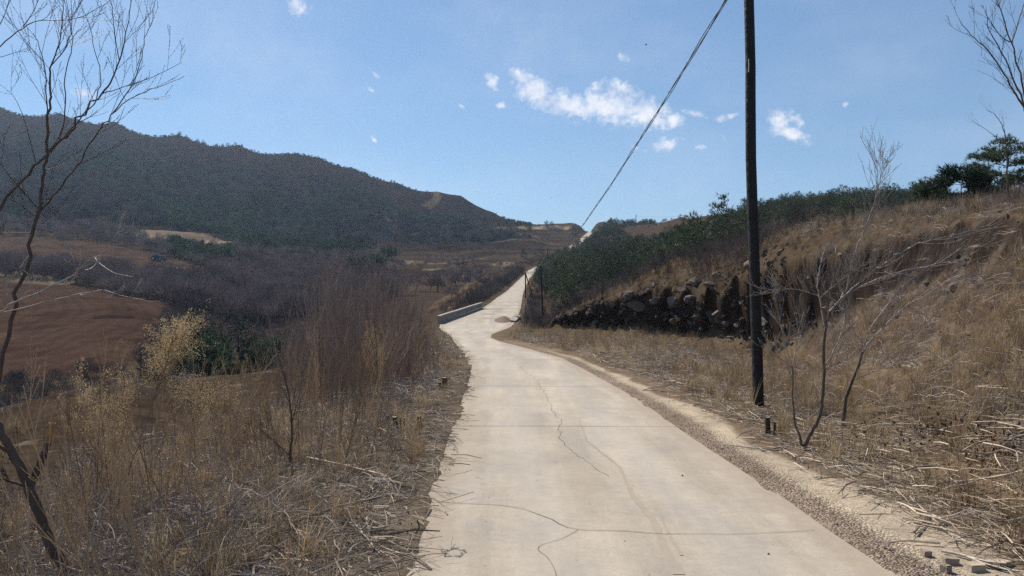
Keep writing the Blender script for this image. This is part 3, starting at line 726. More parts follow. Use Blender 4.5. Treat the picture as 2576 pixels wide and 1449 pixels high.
for k in range(4):   # upright dead weeds, much branched
    mb = MB()
    for q in range(5):
        b0 = (r.normal(0, .16), r.normal(0, .16), 0)
        tubes(mb, grow(r, b0, (r.normal(0, .12), r.normal(0, .12), 1), r.uniform(.7, 1.15), .0045, 2, 6, .5, .35, .05, 6, None, .2, .36))
    tadd('weed', mb, M['straw_red'])
for k in range(4):   # weeds with a haze of golden seed
    mb = MB()
    for q in range(4):
        lst = grow(r, (r.normal(0, .1), r.normal(0, .1), 0), (r.normal(0, .16), r.normal(0, .16), 1), r.uniform(.8, 1.3), .0045, 2, 7, .5, .35, .05, 6, None, .35, .36); tubes(mb, lst)
        tip = np.concatenate([P[len(P)//2:] for P, ra, dp in lst if dp < 2]); nn0 = 620; c0 = tip[r.integers(0, len(tip), nn0)]+r.normal(0, .022, (nn0, 3))
        d_ = r.normal(0, 1, (nn0, 3)); d_ /= np.linalg.norm(d_, axis=1, keepdims=True); s_ = np.cross(d_, r.normal(0, 1, (nn0, 3))); s_ /= np.linalg.norm(s_, axis=1, keepdims=True)
        mb.tris(c0-s_*.0026, c0+s_*.0026, c0+d_*.011, 1)
    tadd('fluffweed', mb, [M['straw_red'], M['seed']])
for k in range(5):   # brambles: arching canes and tangle
    mb = MB()
    for q in range(7):
        a = r.uniform(0, 6.28); d = np.array([math.cos(a), math.sin(a), 1.3]); L = r.uniform(.6, 1.25); P = [np.array([r.normal(0, .08), r.normal(0, .08), 0])]
        for s in range(7): d = unit(d+np.array([0, 0, -.33])+r.normal(0, .12, 3)); P.append(P[-1]+d*L/7)
        P = np.array(P); P[:, 2] = np.maximum(P[:, 2], .015); mb.tube(P, np.linspace(.0055, .0018, 8), 4)
        for c in range(4):
            i = r.integers(2, 7); tubes(mb, grow(r, P[i], r.normal(0, 1, 3)+np.array([0, 0, .6]), r.uniform(.12, .4), .0025, 1, 2, .6, .1, .15, 3))
    tadd('bramble', mb, M['twig'])
for k in range(5):   # thicket of straight red-brown shoots
    mb = MB()
    for q in range(5):
        b0 = (r.normal(0, .22), r.normal(0, .22), 0); H = r.uniform(1.3, 2.5)
        tubes(mb, grow(r, b0, (r.normal(0, .09), r.normal(0, .09), 1), H, .0105, 2, 7, .48, .32, .06, 8, None, .15, .38))
    tadd('thicket', mb, M['twig_red'])
for k in range(5):   # sticks and straw lying about
    mb = MB()
    for q in range(16):
        a = r.uniform(0, 6.28); L = r.uniform(.06, .42); c0 = np.array([r.normal(0, .22), r.normal(0, .22), .012+abs(r.normal(0, .012))])
        d = np.array([math.cos(a), math.sin(a), r.normal(0, .12)])*L/2; b_ = r.normal(0, .03, 3)*L; b_[2] = abs(b_[2])
        mb.tube(np.array([c0-d, c0+b_, c0+d]), np.array([1, .9, .6])*r.choice([.0018, .0025, .004, .007], p=[.35, .35, .2, .1]), 4)
    tadd('sticks', mb, M['litter'])
for k in range(4):   # grey bare shrubs for the banks
    mb = MB()
    for q in range(9):
        tubes(mb, grow(r, (r.normal(0, .12), r.normal(0, .12), 0), (r.normal(0, .45), r.normal(0, .45), 1), r.uniform(.9, 1.5), .010, 2, 6, .5, .25, .09, 5, None, .25, .5))
    tadd('shrub', mb, M['twig_far'])
def farbare(r, n, mats, cname, wd=.045):
    """a round bare crown of fine upright spray"""
    mb = MB()
    tubes(mb, grow(r, (0, 0, 0), (r.normal(0, .1), r.normal(0, .1), 1), .55, .03, 1, 5, .6, .3, .08, 4, None, .4, .9))
    d = r.normal(0, 1, (n, 3)); d[:, 2] = np.abs(d[:, 2])*.9; d /= np.linalg.norm(d, axis=1, keepdims=True)
    rad = r.uniform(.2, .78, n)**.7
    B = d*rad[:, None]*np.array([.5, .5, .62]) + np.array([0, 0, .34])
    dirn = d*.75 + np.array([0, 0, .8]) + r.normal(0, .35, (n, 3)); dirn /= np.linalg.norm(dirn, axis=1, keepdims=True)
    s_ = np.cross(dirn, r.normal(0, 1, (n, 3))); s_ /= np.linalg.norm(s_, axis=1, keepdims=True)
    L = r.uniform(.12, .3, n)[:, None]; W = (wd*r.uniform(.4, 1.1, n))[:, None]
    mb.tris(B-s_*W/2, B+s_*W/2, B+dirn*L)
    tadd(cname, mb, mats)
for k in range(5): farbare(r, 260, M['twig_far'], 'bare', .03)
for k in range(4): farbare(r, 200, M['twig_dark'], 'gullybush', .022)
for k in range(5): farbare(r, 200, M['twig_valley'], 'valleybare', .026)
def pine_mesh(r, H, Rd, nt, tl, tw, nn=9, flat=.0, mb=None, start=.12, mi_n=0, mi_t=1, trunk=True):
    """crown of needle tufts on whorled limbs"""
    mb = mb or MB(); limbs = []
    if trunk:
        P = np.array([(r.normal(0, .02)*H*t, r.normal(0, .02)*H*t, H*t) for t in np.linspace(0, .97, 7)]); mb.tube(P, np.linspace(.035*H*.6, .008, 7), 6, mi_t)
    C_, Dn = [], []
    nw = max(5, int(H*2.2))
    for wq in range(nw):
        t = start+(1-start)*(wq+.3*r.random())/nw; z0 = H*t
        rr = Rd*(1-(max(t-.25, 0)/.78)**1.6)*(.75+.25*min(1, t/.25)) + .08
        for b in range(max(4, int(7-3*t))):
            a = r.uniform(0, 6.28); rl = rr*r.uniform(.65, 1.1); rise = (.35*(1-flat)+.3*t)*rl*r.uniform(.5, 1.3)
            e = np.array([math.cos(a)*rl, math.sin(a)*rl, z0+rise]); s0 = np.array([0, 0, z0]); mid = (s0+e)/2; mid[2] -= .06*rl
            mb.tube(np.array([s0, mid, e]), np.array([.018, .012, .005])*H*.35, 3, mi_t)
            m = max(2, int(nt*rl/Rd/(nw*5.5)*1.6))
            tq = r.uniform(.35, 1.02, m)**.8
            pc = s0*(1-tq)[:, None]+e*tq[:, None] + r.normal(0, .11*Rd, (m, 3))*np.array([1, 1, .55*(1-flat)+.18])
            C_.append(pc); dn = (e-s0)*.55/rl + np.array([0, 0, .65]); Dn.append(np.repeat(dn[None], m, 0)+r.normal(0, .3, (m, 3)))
    C_.append(np.array([[0, 0, H*.97]]*4)+r.normal(0, .06, (4, 3))); Dn.append(np.array([[0, 0, 1.]]*4))
    Cc = np.concatenate(C_); Dd = np.concatenate(Dn); Dd /= np.linalg.norm(Dd, axis=1, keepdims=True)
    Cc = np.repeat(Cc, nn, 0); Dd = np.repeat(Dd, nn, 0); n = len(Cc)
    dv = Dd + r.normal(0, .55, (n, 3)); dv /= np.linalg.norm(dv, axis=1, keepdims=True)
    s_ = np.cross(dv, r.normal(0, 1, (n, 3))); s_ /= np.linalg.norm(s_, axis=1, keepdims=True)
    L = tl*r.uniform(.6, 1.2, n)[:, None]; W = tw*r.uniform(.6, 1.2, n)[:, None]
    mb.tris(Cc-s_*W/2, Cc+s_*W/2, Cc+dv*L, mi_n)
    return mb
for k in range(4): tadd('farpine', pine_mesh(r, 1.0, .56, 60, .2, .085, 6), [M['needle_far'], M['pine_bark']])

def scatter(name, cname, P, scl, label, tilt=.12, rr=None):
    """one uncountable mass: copies of a few plant kinds on ground points"""
    P = np.asarray(P); n = len(P); rr = rr or np.random.default_rng(abs(hash(cname)) % 1000)
    rr = np.random.default_rng(len(P)+len(name))
    me = bpy.data.meshes.new(name); me.vertices.add(n); me.vertices.foreach_set('co', P.astype(np.float32).ravel())
    ro = np.stack([rr.normal(0, tilt, n), rr.normal(0, tilt, n), rr.uniform(0, 6.283, n)], 1)
    q = me.attributes.new('rot', 'FLOAT_VECTOR', 'POINT'); q.data.foreach_set('vector', ro.astype(np.float32).ravel())
    q = me.attributes.new('scl', 'FLOAT', 'POINT'); q.data.foreach_set('value', np.broadcast_to(np.asarray(scl, float), (n,)).astype(np.float32))
    q = me.attributes.new('idx', 'INT', 'POINT'); q.data.foreach_set('value', rr.integers(0, 1000, n).astype(np.int32))
    o = bpy.data.objects.new(name, me); COL.objects.link(o)
    g = bpy.data.node_groups.new(name, 'GeometryNodeTree')
    g.interface.new_socket('Geometry', in_out='INPUT', socket_type='NodeSocketGeometry'); g.interface.new_socket('Geometry', in_out='OUTPUT', socket_type='NodeSocketGeometry')
    gn, gl = g.nodes, g.links
    gi, go = gn.new('NodeGroupInput'), gn.new('NodeGroupOutput')
    ip = gn.new('GeometryNodeInstanceOnPoints'); ci = gn.new('GeometryNodeCollectionInfo')
    ci.inputs['Collection'].default_value = TPL[cname]; ci.inputs['Separate Children'].default_value = True; ci.inputs['Reset Children'].default_value = True
    def na(nm, t):
        a_ = gn.new('GeometryNodeInputNamedAttribute'); a_.data_type = t; a_.inputs['Name'].default_value = nm; return a_.outputs['Attribute']
    gl.new(gi.outputs[0], ip.inputs['Points']); gl.new(ci.outputs[0], ip.inputs['Instance']); ip.inputs['Pick Instance'].default_value = True
    gl.new(na('idx', 'INT'), ip.inputs['Instance Index']); gl.new(na('rot', 'FLOAT_VECTOR'), ip.inputs['Rotation']); gl.new(na('scl', 'FLOAT'), ip.inputs['Scale'])
    gl.new(ip.outputs[0], go.inputs[0])
    md = o.modifiers.new('scatter', 'NODES'); md.node_group = g
    return tag(o, label, kind='stuff')

def cand(n, q0, q1, p0=-1.0, p1=1.0, seed=0):
    """n random ground spots, thinning out with distance"""
    rr = np.random.default_rng(seed); q = rr.uniform(math.log(q0+CC), math.log(q1+CC), n); p = rr.uniform(p0, p1, n)
    y = np.exp(q)-CC; x = p*(y+CC); return x, y, CX+F*x/np.maximum(y, 1.0), rr
def pts(x, y, dz=0): return np.stack([*lean(x, y), ground(x, y)+dz], 1)
def offroad(x, y, m=0): return np.maximum(rd(y, 1)-x, x-rd(y, 2)) > m

def bare_face(x, y):
    t = face(x, y)[0]; return (t > .04)*(t < .985)
# ---- verges: grass, weeds, brambles, sticks
x, y, u, rr = cand(52000, 1.5, 50, -.95, .95, 11)
dl, dr = rd(y, 1)-x, x-rd(y, 2)
nn_ = fbm(x/1.7, y/1.7, 4, 61)
field_near = (x < -4.6)*(x > xedge(y)-.2)*(y > 6.5)*(y < 30)
dt_ = dist_poly(x, y, tp); df_ = dist_poly(x, y, fp)
onbank = bare_face(x, y)
k_left = (dl > .25)*(x > xedge(y)-1.0)*(rr.random(len(x)) < np.where(dl < 1.0, .34, .4)*np.where(field_near, .05, 1)*np.where(nn_ > .47, 1, .25))
k_right = (dr > .95)*(rr.random(len(x)) < np.where(dr < 2.2, .22, .7)*np.where(nn_ > .45, 1, .3))*(~inpoly(x, y, [(3.4,18),(5,17),(6,22),(6.5,29),(3.8,31),(2.2,26)]) | (rr.random(len(x)) < .3))*(~onbank)
k = (k_left | k_right)
scatter('dry_grass', 'grass', pts(x[k], y[k], -.02), np.where(dr[k] > 0, rr.uniform(.5, 1.2, k.sum()), rr.uniform(.45, 1.0, k.sum())), 'short dry grass tufts along both verges')
x, y, u, rr = cand(16000, 4, 55, -.9, .95, 12)
dl, dr = rd(y, 1)-x, x-rd(y, 2); nn_ = fbm(x/2.5, y/2.5, 4, 62); dt_ = dist_poly(x, y, tp); df_ = dist_poly(x, y, fp)
k = (dr > 1.9)*(y > 7)*(nn_ > .47)*(~bare_face(x, y))*(rr.random(len(x)) < .6)*(~inpoly(x, y, [(3.4,18),(5,17),(6,22),(6.5,29),(3.8,31),(2.2,26)]))
scatter('tall_dry_grass', 'tallgrass', pts(x[k], y[k], -.02), rr.uniform(.3, .8, k.sum())*np.where((u[k] > 1950)*(y[k] > 8), .55, 1), 'tall straw coloured grass between road and bank')
x, y, u, rr = cand(9000, 2.5, 45, -.9, .95, 13)
dl, dr = rd(y, 1)-x, x-rd(y, 2); nn_ = fbm(x/2, y/2, 4, 63)
field_near = (x < -5.2)*(x > xedge(y)-.2)*(y > 7.5)*(y < 30)
nof = ~bare_face(x, y)
k = (((dl > 1.05)*(x > xedge(y)-1)*(rr.random(len(x)) < .34)*(nn_ > .42)*(~field_near | (rr.random(len(x)) < .12))*((y > 4.6) | (dl < 1.6))) | (nof*(dr > 2.2)*(rr.random(len(x)) < .22)*(nn_ > .45)))
scatter('dead_weeds', 'weed', pts(x[k], y[k], -.02), rr.uniform(.45, 1.0, k.sum())*np.where(dl[k] > 1.0, np.where(x[k] < -3.6, 1.0, 1.25), np.where(y[k] > 9, .45, .6)), 'brown dead weeds standing on the verges')
x, y, u, rr = cand(3000, 4, 30, -.8, .9, 56); dl, dr = rd(y, 1)-x, x-rd(y, 2); nn_ = fbm(x/1.6, y/1.6, 3, 66)
k = ((dl > 1.7)*(x > xedge(y)+.2)*(rr.random(len(x)) < np.where(x < -4.8, .10, .5))*(nn_ > .45)*(y > 5)) | ((dr > 2.6)*(y < 30)*(rr.random(len(x)) < .10)*(~bare_face(x, y)))
scatter('seeding_weeds', 'fluffweed', pts(x[k], y[k], -.02), rr.uniform(.6, 1.25, k.sum())*np.where(dl[k] > 0, 1, .45), 'pale golden seeding weeds among the verge brush')
x, y, u, rr = cand(12000, 2.0, 40, -.9, .95, 14)
dl, dr = rd(y, 1)-x, x-rd(y, 2); nn_ = fbm(x/2, y/2, 4, 64)
field_near = (x < -4.9)*(x > xedge(y)-.2)*(y > 7)*(y < 30)
k = (((dl > .55)*(x > xedge(y)-1)*(rr.random(len(x)) < .62)*(~field_near | (rr.random(len(x)) < .08))) | ((dr > 1.7)*(rr.random(len(x)) < .42)*(~bare_face(x, y))))
scatter('bramble_tangle', 'bramble', pts(x[k], y[k], -.03), rr.uniform(.4, 1.0, k.sum()), 'tangled grey brambles on the verges')
x, y, u, rr = cand(60000, 1.5, 45, -.9, .95, 15)
dl, dr = rd(y, 1)-x, x-rd(y, 2); nn_ = fbm(x/1.2, y/1.2, 3, 65)
k = (((dl > .12)*(dl < 4.5)*(rr.random(len(x)) < np.where(dl < 2.4, .62, .3))) | ((dl > -.14)*(dl <= .12)*(rr.random(len(x)) < .4)*(nn_ > .45)) | ((dr > .85)*(dr < 4)*(rr.random(len(x)) < np.where(dr < 2.8, .62, .2)) | ((dr > 4)*(rr.random(len(x)) < .07))))
scatter('stick_litter', 'sticks', pts(x[k], y[k], .0), rr.uniform(.3, 1.1, k.sum())*np.where(np.abs(dl[k]) < .15, .5, 1), 'loose broken sticks and straw beside the road', .06)
# ---- the red-brown thicket left of the road
x, y, u, rr = cand(9000, 11, 52, -.35, .02, 16)
dl = rd(y, 1)-x; dens_ = sstep(.6, 1.4, dl)*sstep(11.5, 15, y)
k = (dl > .5)*(x > np.maximum(xedge(y)-1.5, -7.5+.0*y))*(u > 600)*(rr.random(len(x)) < dens_*.15*(.12+.88*sstep(660, 900, u)))
hs = np.clip(.45+.75*sstep(.8, 2.6, dl[k])*sstep(640, 860, u[k]), .3, 1.15)*np.clip(rr.normal(.8, .22, k.sum()), .3, 1.2)*np.where(y[k] > 36, .75, 1)
scatter('sapling_thicket', 'thicket', pts(x[k], y[k], -.03), hs, 'reddish brown thicket of straight bare shoots left of the road', .05)
# ---- bare scrub on the shelf above the cut bank and along the far road
x, y, u, rr = cand(30000, 8, 210, -.2, .95, 17)
# signed: above the top edge means farther from the road than it
txs = np.interp(y, tp[::-1, 1], tp[::-1, 0])
dr = x-rd(y, 2); dl = rd(y, 1)-x
above = (x > txs+.3)*(y < 50)*(face(x, y)[0] > .96)
k = above*(rr.random(len(x)) < .62)*(y < 75)
k |= (y >= 49)*(y < 95)*(u > 1380)*(rr.random(len(x)) < .55)*(dr > 2)
k |= (y > 52)*(y < 210)*(dr > .8)*(dr < 7)*(rr.random(len(x)) < .75)*(u < 1420)
sh = np.where(y[k] < 32, .27, .7)*rr.uniform(.55, 1.15, k.sum())
scatter('bank_scrub', 'shrub', pts(x[k], y[k], -.03), sh, 'grey brown bare scrub above the cut bank')
kk = above*(rr.random(len(x)) < .5)*(dist_poly(x, y, tp) < 2.2)*(y < 60)
scatter('bank_top_grass', 'tallgrass', pts(x[kk], y[kk], -.02), rr.uniform(.55, 1.0, kk.sum())*np.where(u[kk] > 2000, .5, 1), 'orange brown grass fringing the top of the cut bank')
# ---- left of the far road
NS = 300; rr = np.random.default_rng(18); y = rr.uniform(80, 260, NS); x = rd(y, 1)-.7-rr.gamma(1.4, 1.5, NS)
scatter('roadside_scrub', 'shrub', pts(x, y, -.05), rr.uniform(.5, 1.25, NS)*(1+y/400), 'dark scrub beside the climbing road')
# ---- gully and valley bushes
x, y, u, rr = cand(14000, 27, 190, -.95, 0.0, 19)
infield1 = inpoly(u, y, [(-900,57),(0,57),(200,58),(335,62),(380,84),(425,116),(300,138),(200,158),(0,164),(-900,166)])
k = (x < xedge(np.minimum(y, 56))-.8)*(~infield1)*(u < 1040-(y > 70)*90)*(rr.random(len(x)) < .6)*(rd(y, 1)-x > 4)
scatter('gully_bushes', 'gullybush', pts(x[k], y[k], -.1), rr.uniform(1.0, 2.2, k.sum())*np.where(y[k] < 58, .65, .8), 'dark bare bushes filling the gully')
x, y, u, rr = cand(12000, 115, 340, -.95, .05, 20)
f2 = inpoly(u, y, [(-900,181),(0,180),(200,180),(400,178),(535,178),(525,206),(440,238),(250,276),(0,286),(-900,290)])
fpl = inpoly(u, y, [(330,318),(420,312),(585,316),(590,345),(560,380),(450,372),(340,372)])
f1 = inpoly(u, y, [(-900,57),(0,57),(200,58),(335,62),(380,84),(425,116),(300,138),(200,158),(0,164),(-900,166)])
k = (~f2)*(~fpl)*(~f1)*(rr.random(len(x)) < .45)*((u < 990-.2*(y-115)) | (rr.random(len(x)) < .06))*(rd(y, 1)-x > 6)
scatter('valley_wood', 'valleybare', pts(x[k], y[k], -.2), rr.uniform(2.6, 5.6, k.sum()), 'bare purple brown wood in the valley floor')
rr = np.random.default_rng(23); n = 3200; y = np.exp(rr.uniform(math.log(66), math.log(345), n)); u = rr.uniform(430, 1010, n); x = (u-CX)/F*y
k = (fbm(x/(5+y*.08), y/(6+y*.1), 3, 73) > .52)*(~inpoly(u, y, [(-900,57),(0,57),(200,58),(335,62),(380,84),(440,116),(300,138),(200,158),(0,164)]))*(~inpoly(u, y, [(0,180),(400,178),(545,178),(535,206),(450,240),(250,276)]))*(u < np.interp(y, [66, 110, 170, 345], [690, 800, 960, 1010]))*(~inpoly(u, y, [(300,300),(605,300),(610,350),(560,395),(300,385)]))*(rr.random(n) < np.where(y < 120, .3, .55))
scatter('valley_pine_wood', 'farpine', pts(x[k], y[k], -.2), rr.uniform(2.8, 5.2, k.sum())*np.where(y[k] < 120, .75, 1), 'dark green pines in the bottom of the valley')
# ---- the wooded hill
rr = np.random.default_rng(21); n = 17000
y = rr.uniform(330, 830, n); x = rr.uniform(-.85, .05, n)*y; u = CX+F*x/y; z = ground(x, y); v = CY-(z-HC)/y*F
nn_ = fbm(x/55, y/55, 4, 71); bare_up = sstep(880, 1050, u)*(v < 545)
okz = (~inpoly(u, y, [(300,300),(600,300),(610,350),(560,395),(300,385)]))*(u < 1335)*((u < 930) | (y > 440))
pth = np.array([hit(a_, b_)[:2] for a_, b_ in ((1096,482),(1100,498),(1086,512),(1070,522))]); okz &= dist_poly(x, y, pth) > 6
green = (.85*np.exp(-((u-720)/330)**2-((v-570)/75)**2) + .10)*np.where(nn_ > .54, 2.4, np.where(nn_ > .46, .9, .25))*(1-.75*bare_up)
pg_ = rr.random(n) < green
kb = okz*(~pg_)*(rr.random(n) < np.where(bare_up > .5, .42, .55)*np.where(v < 420, .8, 1)*np.where(fbm(x/40+7, y/40, 3, 74) > .44, 1, .3))
kp = okz*pg_*(rr.random(n) < .9)
vr = np.interp(u, [0, 290, 600, 800, 1000, 1160, 1325], [268, 305, 364, 396, 460, 492, 572])
hsz = rr.uniform(3.6, 9.0, n)*np.where(bare_up > .5, .4, 1)*np.clip((v-vr)/90, .35, 1)
scatter('hillside_bare_wood', 'bare', pts(x[kb], y[kb], -.4), hsz[kb], 'bare brown wood covering the far hillside')
scatter('hillside_pine_wood', 'farpine', pts(x[kp], y[kp], -.3), rr.uniform(3.4, 6.0, kp.sum())*np.clip((v[kp]-vr[kp])/90, .4, 1), 'dark green pines mixed into the far hillside wood')
# scrub on the terraces and the crest
rr = np.random.default_rng(22); n = 2600; y = rr.uniform(150, 560, n); u = rr.uniform(960, 1760, n); x = (u-CX)/F*y
zz_ = ground(x, y)
k = offroad(x, y, 3)*(fbm(x/22, y/14, 3, 72) > .52)*(~((u > 1360)*(y < 330)))
scatter('terrace_scrub', 'valleybare', pts(x[k], y[k], -.1), rr.uniform(.9, 2.6, k.sum()), 'low brown scrub on the far terraces')

# ------------------------------------------------------------------ pines on the right hill: one by one
PV = []
r = np.random.default_rng(31)
for k in range(6):
    H = 3.4+.25*k; mb = pine_mesh(r, H, 1.6+.15*(k % 3), 340, .32, .045, 9); PV.append(mb.mesh('pine_tree', [M['needle'], M['pine_bark']]))
PA = [(1358,90),(1400,92),(1480,98),(1540,90),(1600,86),(1700,74),(1790,68),(1880,72),(1905,105),(2000,125),(2100,122),(2200,118),(2300,112),(2350,112),(2340,140),(2330,200),(1860,205),(1850,170),(1800,190),(1760,215),(1700,225),(1640,225),(1600,260),(1560,330),(1540,460),(1495,470),(1480,400),(1474,345),(1408,328),(1376,288),(1358,230),(1352,150)]
cands = []
n = 12000; yy = r.uniform(62, 460, n); uu = r.uniform(1350, 2360, n); xx = (uu-CX)/F*yy
ok = inpoly(uu, yy, PA)*(xx-rd(yy, 2) > np.where(yy < 150, 5.0, 1.6))
for a_, b_, c_ in zip(xx[ok], yy[ok], r.random(ok.sum())):
    sp_ = 3.0 if b_ < 130 else 3.1
    if all((a_-p)**2+(b_-q)**2 > sp_*sp_ for p, q in cands): cands.append((a_, b_))
cands.sort(key=lambda c: c[1])
# those that show largest stand alone; the rest are one wood
def vis(x, y):
    t = np.linspace(.3, .985, 40); top = float(ground(x, y))+3.0
    return bool(np.all(ground(x*t, y*t) < HC+(top-HC)*t-.2))
near = [c for c in cands if vis(*c)][:270]
rest = [c for c in cands if c not in set(near)]
for i_, (a_, b_) in enumerate(near):
    o = bpy.data.objects.new('pine_tree', PV[int(r.integers(0, 6))]); COL.objects.link(o)
    o.location = onground(a_, b_, -.15); o.rotation_euler = (r.normal(0, .05), r.normal(0, .05), r.uniform(0, 6.28)); s_ = r.uniform(.8, 1.4)*(1 if a_ < .32*b_ else .8); o.scale = (s_, s_, s_*r.uniform(.9, 1.1))
    tag(o, 'young dark green pine in the dense plantation on the right hillside', 'pine tree', 'young pines on the right hillside')
for pm_ in PV[:4]:
    c = TPL.get('pineback') or tcol('pineback'); o = bpy.data.objects.new('pineback_kind', pm_); c.objects.link(o)
for q_ in range(160):
    D_ = r.uniform(430, 520); u_ = r.uniform(1505, 1700); rest.append(((u_-CX)/F*D_, D_))
if rest:
    rp = np.array(rest); scatter('distant_pine_wood', 'pineback', pts(rp[:, 0], rp[:, 1], -.15), r.uniform(.75, 1.15, len(rp)), 'far edge of the dark green pine plantation')

def pine_thing(u, D, H, Rd, label, nt=420, flat=.1, tl=.26, tw=.03, nn=12, start=.12, group=None, seed=0, name='pine_tree'):
    rr = np.random.default_rng(seed+77); x = (u-CX)/F*D; root = empty(name, onground(x, D, -.05))
    tag(root, label, 'pine tree', group)
    full = pine_mesh(rr, H, Rd, nt, tl, tw, nn, flat, None, start)
    # split the crown's needles and the wood into two parts
    cr_, tk = MB(), MB()
    V = np.concatenate(full.v)
    for k_ in (3, 4):
        for f_, m_ in zip(full.f[k_], full.m[k_]):
            tgt = cr_ if m_[0] == 0 else tk
            un, inv = np.unique(f_, return_inverse=True); tgt.add(V[un], inv.reshape(f_.shape))
    cr_.build('crown', M['needle'], root); tk.build('trunk', M['pine_bark'], root)
    return root
pine_thing(2532, 45, 4.0, 2.6, 'tall open pine with flat layered branches on the right skyline', 3200, .8, .25, .034, 9, .1, None, 1)
pine_thing(2420, 38, 2.4, 1.7, 'bushy upright pine just left of the tall layered pine', 1700, .1, .3, .04, 10, .05, None, 2)
pine_thing(2360, 40, 2.1, 1.6, 'low bushy pine at the left end of the skyline pine clump', 1300, .1, .3, .04, 10, .05, None, 3)
pine_thing(2335, 44, 1.3, 1.0, 'lowest spreading pine where the skyline clump meets the scrub', 500, .2, .3, .03, 12, .03, None, 4)
pine_thing(1418, 88, 1.9, .95, 'pale grey green pine bush at the near foot of the plantation', 260, .1, .3, .06, 9, .03, None, 5)
Dc = float(hit(1788, 603)[1])
pine_thing(1788, Dc, .0188*Dc, .0055*Dc, 'narrow dark cone shaped pine in front of the brown slope', 220, .0, .3, .07, 9, .02, None, 6)
pine_thing(2130, 88, 3.3, 1.8, 'large dark pine standing out behind the scrub right of the pole', 520, .1, .32, .045, 10, .05, None, 7)
for i_, (u, D, h_, lb) in enumerate(((470,72,5.5,'dark pine low in the gully at the foot of the field'),(540,78,5.0,'green pine deep in the gully right of the ploughed field'),(600,84,5.8,'tallest pine in the gully beyond the seeded weed'),(640,66,3.2,'small pale pine in the gully nearest the thicket'),(560,62,3.0,'small rounded pine at the near end of the gully'))):
    pine_thing(u, D, h_, h_*.33, lb, 420, .05, .34, .06, 9, .1, None, 20+i_)
for i_, (u, v_, h_) in enumerate(((1108,628,6.5),(1128,631,7.5),(1147,627,6),(1318,652,5.0),(1150,672,2.8),(1165,671,3.2),(1375,572,5.5),(1388,572,4.5),(1480,566,6),(1492,567,5.5),(1447,594,7),(1362,637,4))):
    D = hit(u, v_)[1]
    o = bpy.data.objects.new('pine_tree', PV[i_ % 6]); COL.objects.link(o); x = (u-CX)/F*D; o.location = onground(x, D, -.3); s_ = h_/4.0; o.scale = (s_, s_, s_)
    o.rotation_euler = (0, 0, i_*1.3)
    tag(o, ['left pine of the dark trio below the terraces','middle and tallest pine of the trio below the terraces','right pine of the dark trio below the terraces','dark round pine left of the climbing road','small left pine on the lower terrace','small right pine on the lower terrace','left pine of the pair alone on the crest','right pine of the pair alone on the crest','left thin pine where the cable meets the crest','right thin pine where the cable meets the crest','dark pine beside the upper end of the road','dark pine beside the road below its upper end'][i_], 'pine tree')
rr = np.random.default_rng(41)
RIDGE = [(30,268,3.5),(48,268,4),(250,298,4),(275,302,5),(297,306,4.5),(330,313,4),(352,317,5.5),(432,334,6),(452,338,7),(470,341,6),(497,346,6.5),(512,349,7),(545,354,7),(560,357,6.5),(573,359,7),(592,362,6),(608,366,5),(640,371,4.5),(668,376,5),(683,378,4),(720,384,3.5),(800,396,4),(942,442,3.5),(985,455,4),(1012,464,4.5),(1075,478,3.5)]
for i_, (u, v, h_) in enumerate(RIDGE):
    D = np.interp(u, [0,290,600,800,1000,1100], [800,790,770,750,720,700])-6; x = (u-CX)/F*D
    o = bpy.data.objects.new('ridge_pine', PV[i_ % 6]); COL.objects.link(o); s_ = h_/6.0; o.location = onground(x, D, -.5); o.scale = (s_*1.15, s_*1.15, s_); o.rotation_euler = (0, 0, rr.uniform(0, 6))
    tag(o, 'small dark tree against the sky on the far hill ridge', 'ridge tree', 'trees along the far hill ridge')

# ------------------------------------------------------------------ boulders in the cut bank
def rock_mesh(r, n=2, squash=(1, 1, .75)):
    import bmesh
    bm = bmesh.new(); bmesh.ops.create_icosphere(bm, subdivisions=n, radius=1)
    dirs = r.normal(0, 1, (9, 3)); dirs /= np.linalg.norm(dirs, axis=1, keepdims=True); offs = r.uniform(.34, .7, 9)
    for v_ in bm.verts:
        p = np.array(v_.co); 
        for d_, o_ in zip(dirs, offs):
            t_ = p @ d_
            if t_ > o_: p = p-d_*(t_-o_)*.985
        p = p*(1+r.normal(0, .012))*np.array(squash); v_.co = p
    me = bpy.data.meshes.new('boulder'); bm.to_mesh(me); bm.free(); me.materials.append(M['rock']); return me
r = np.random.default_rng(51)
RK = [rock_mesh(r, 3 if k < 4 else 2, (1, r.uniform(.7, 1), r.uniform(.6, .9))) for k in range(8)]
BL = [(1636,770,.75,'largest pale grey boulder, left end of the rock face'),(1700,790,.42,'flat faced boulder beside the largest pale one'),(1735,765,.5,'grey boulder near the middle of the rock face'),(1690,765,.36,'small boulder above the flat faced one'),(1780,760,.42,'squat boulder under the earth lip of the bank'),(1868,755,.5,'pale boulder just left of the tall pole'),(1790,800,.55,'dark boulder low in the middle of the rock face'),(1655,805,.42,'boulder at the foot of the largest pale one'),(1725,815,.40,'lowest boulder at the grassy foot of the rock face'),(1835,790,.42,'dark boulder low beside the tall pole'),(1590,782,.3,'small rock at the narrow end of the rock face'),(1560,790,.28,'small dark rock left of the rock face'),(1745,795,.38,'rounded rock between the middle and the low boulders'),(1850,815,.4,'dark rock at the foot of the bank by the pole')]
for i_, (u, v, s_, lb) in enumerate(BL):
    p = hit(u, v); p[0], p[1] = (float(q) for q in lean(p[0], p[1])); o = bpy.data.objects.new('boulder', RK[i_ % 8]); COL.objects.link(o)
    o.location = (p[0], p[1]+.22, p[2]+.05); o.scale = (s_, s_, s_); o.rotation_euler = tuple(r.uniform(-.5, .5, 2))+(r.uniform(0, 6),)
    tag(o, lb, 'boulder', 'boulders in the cut bank')
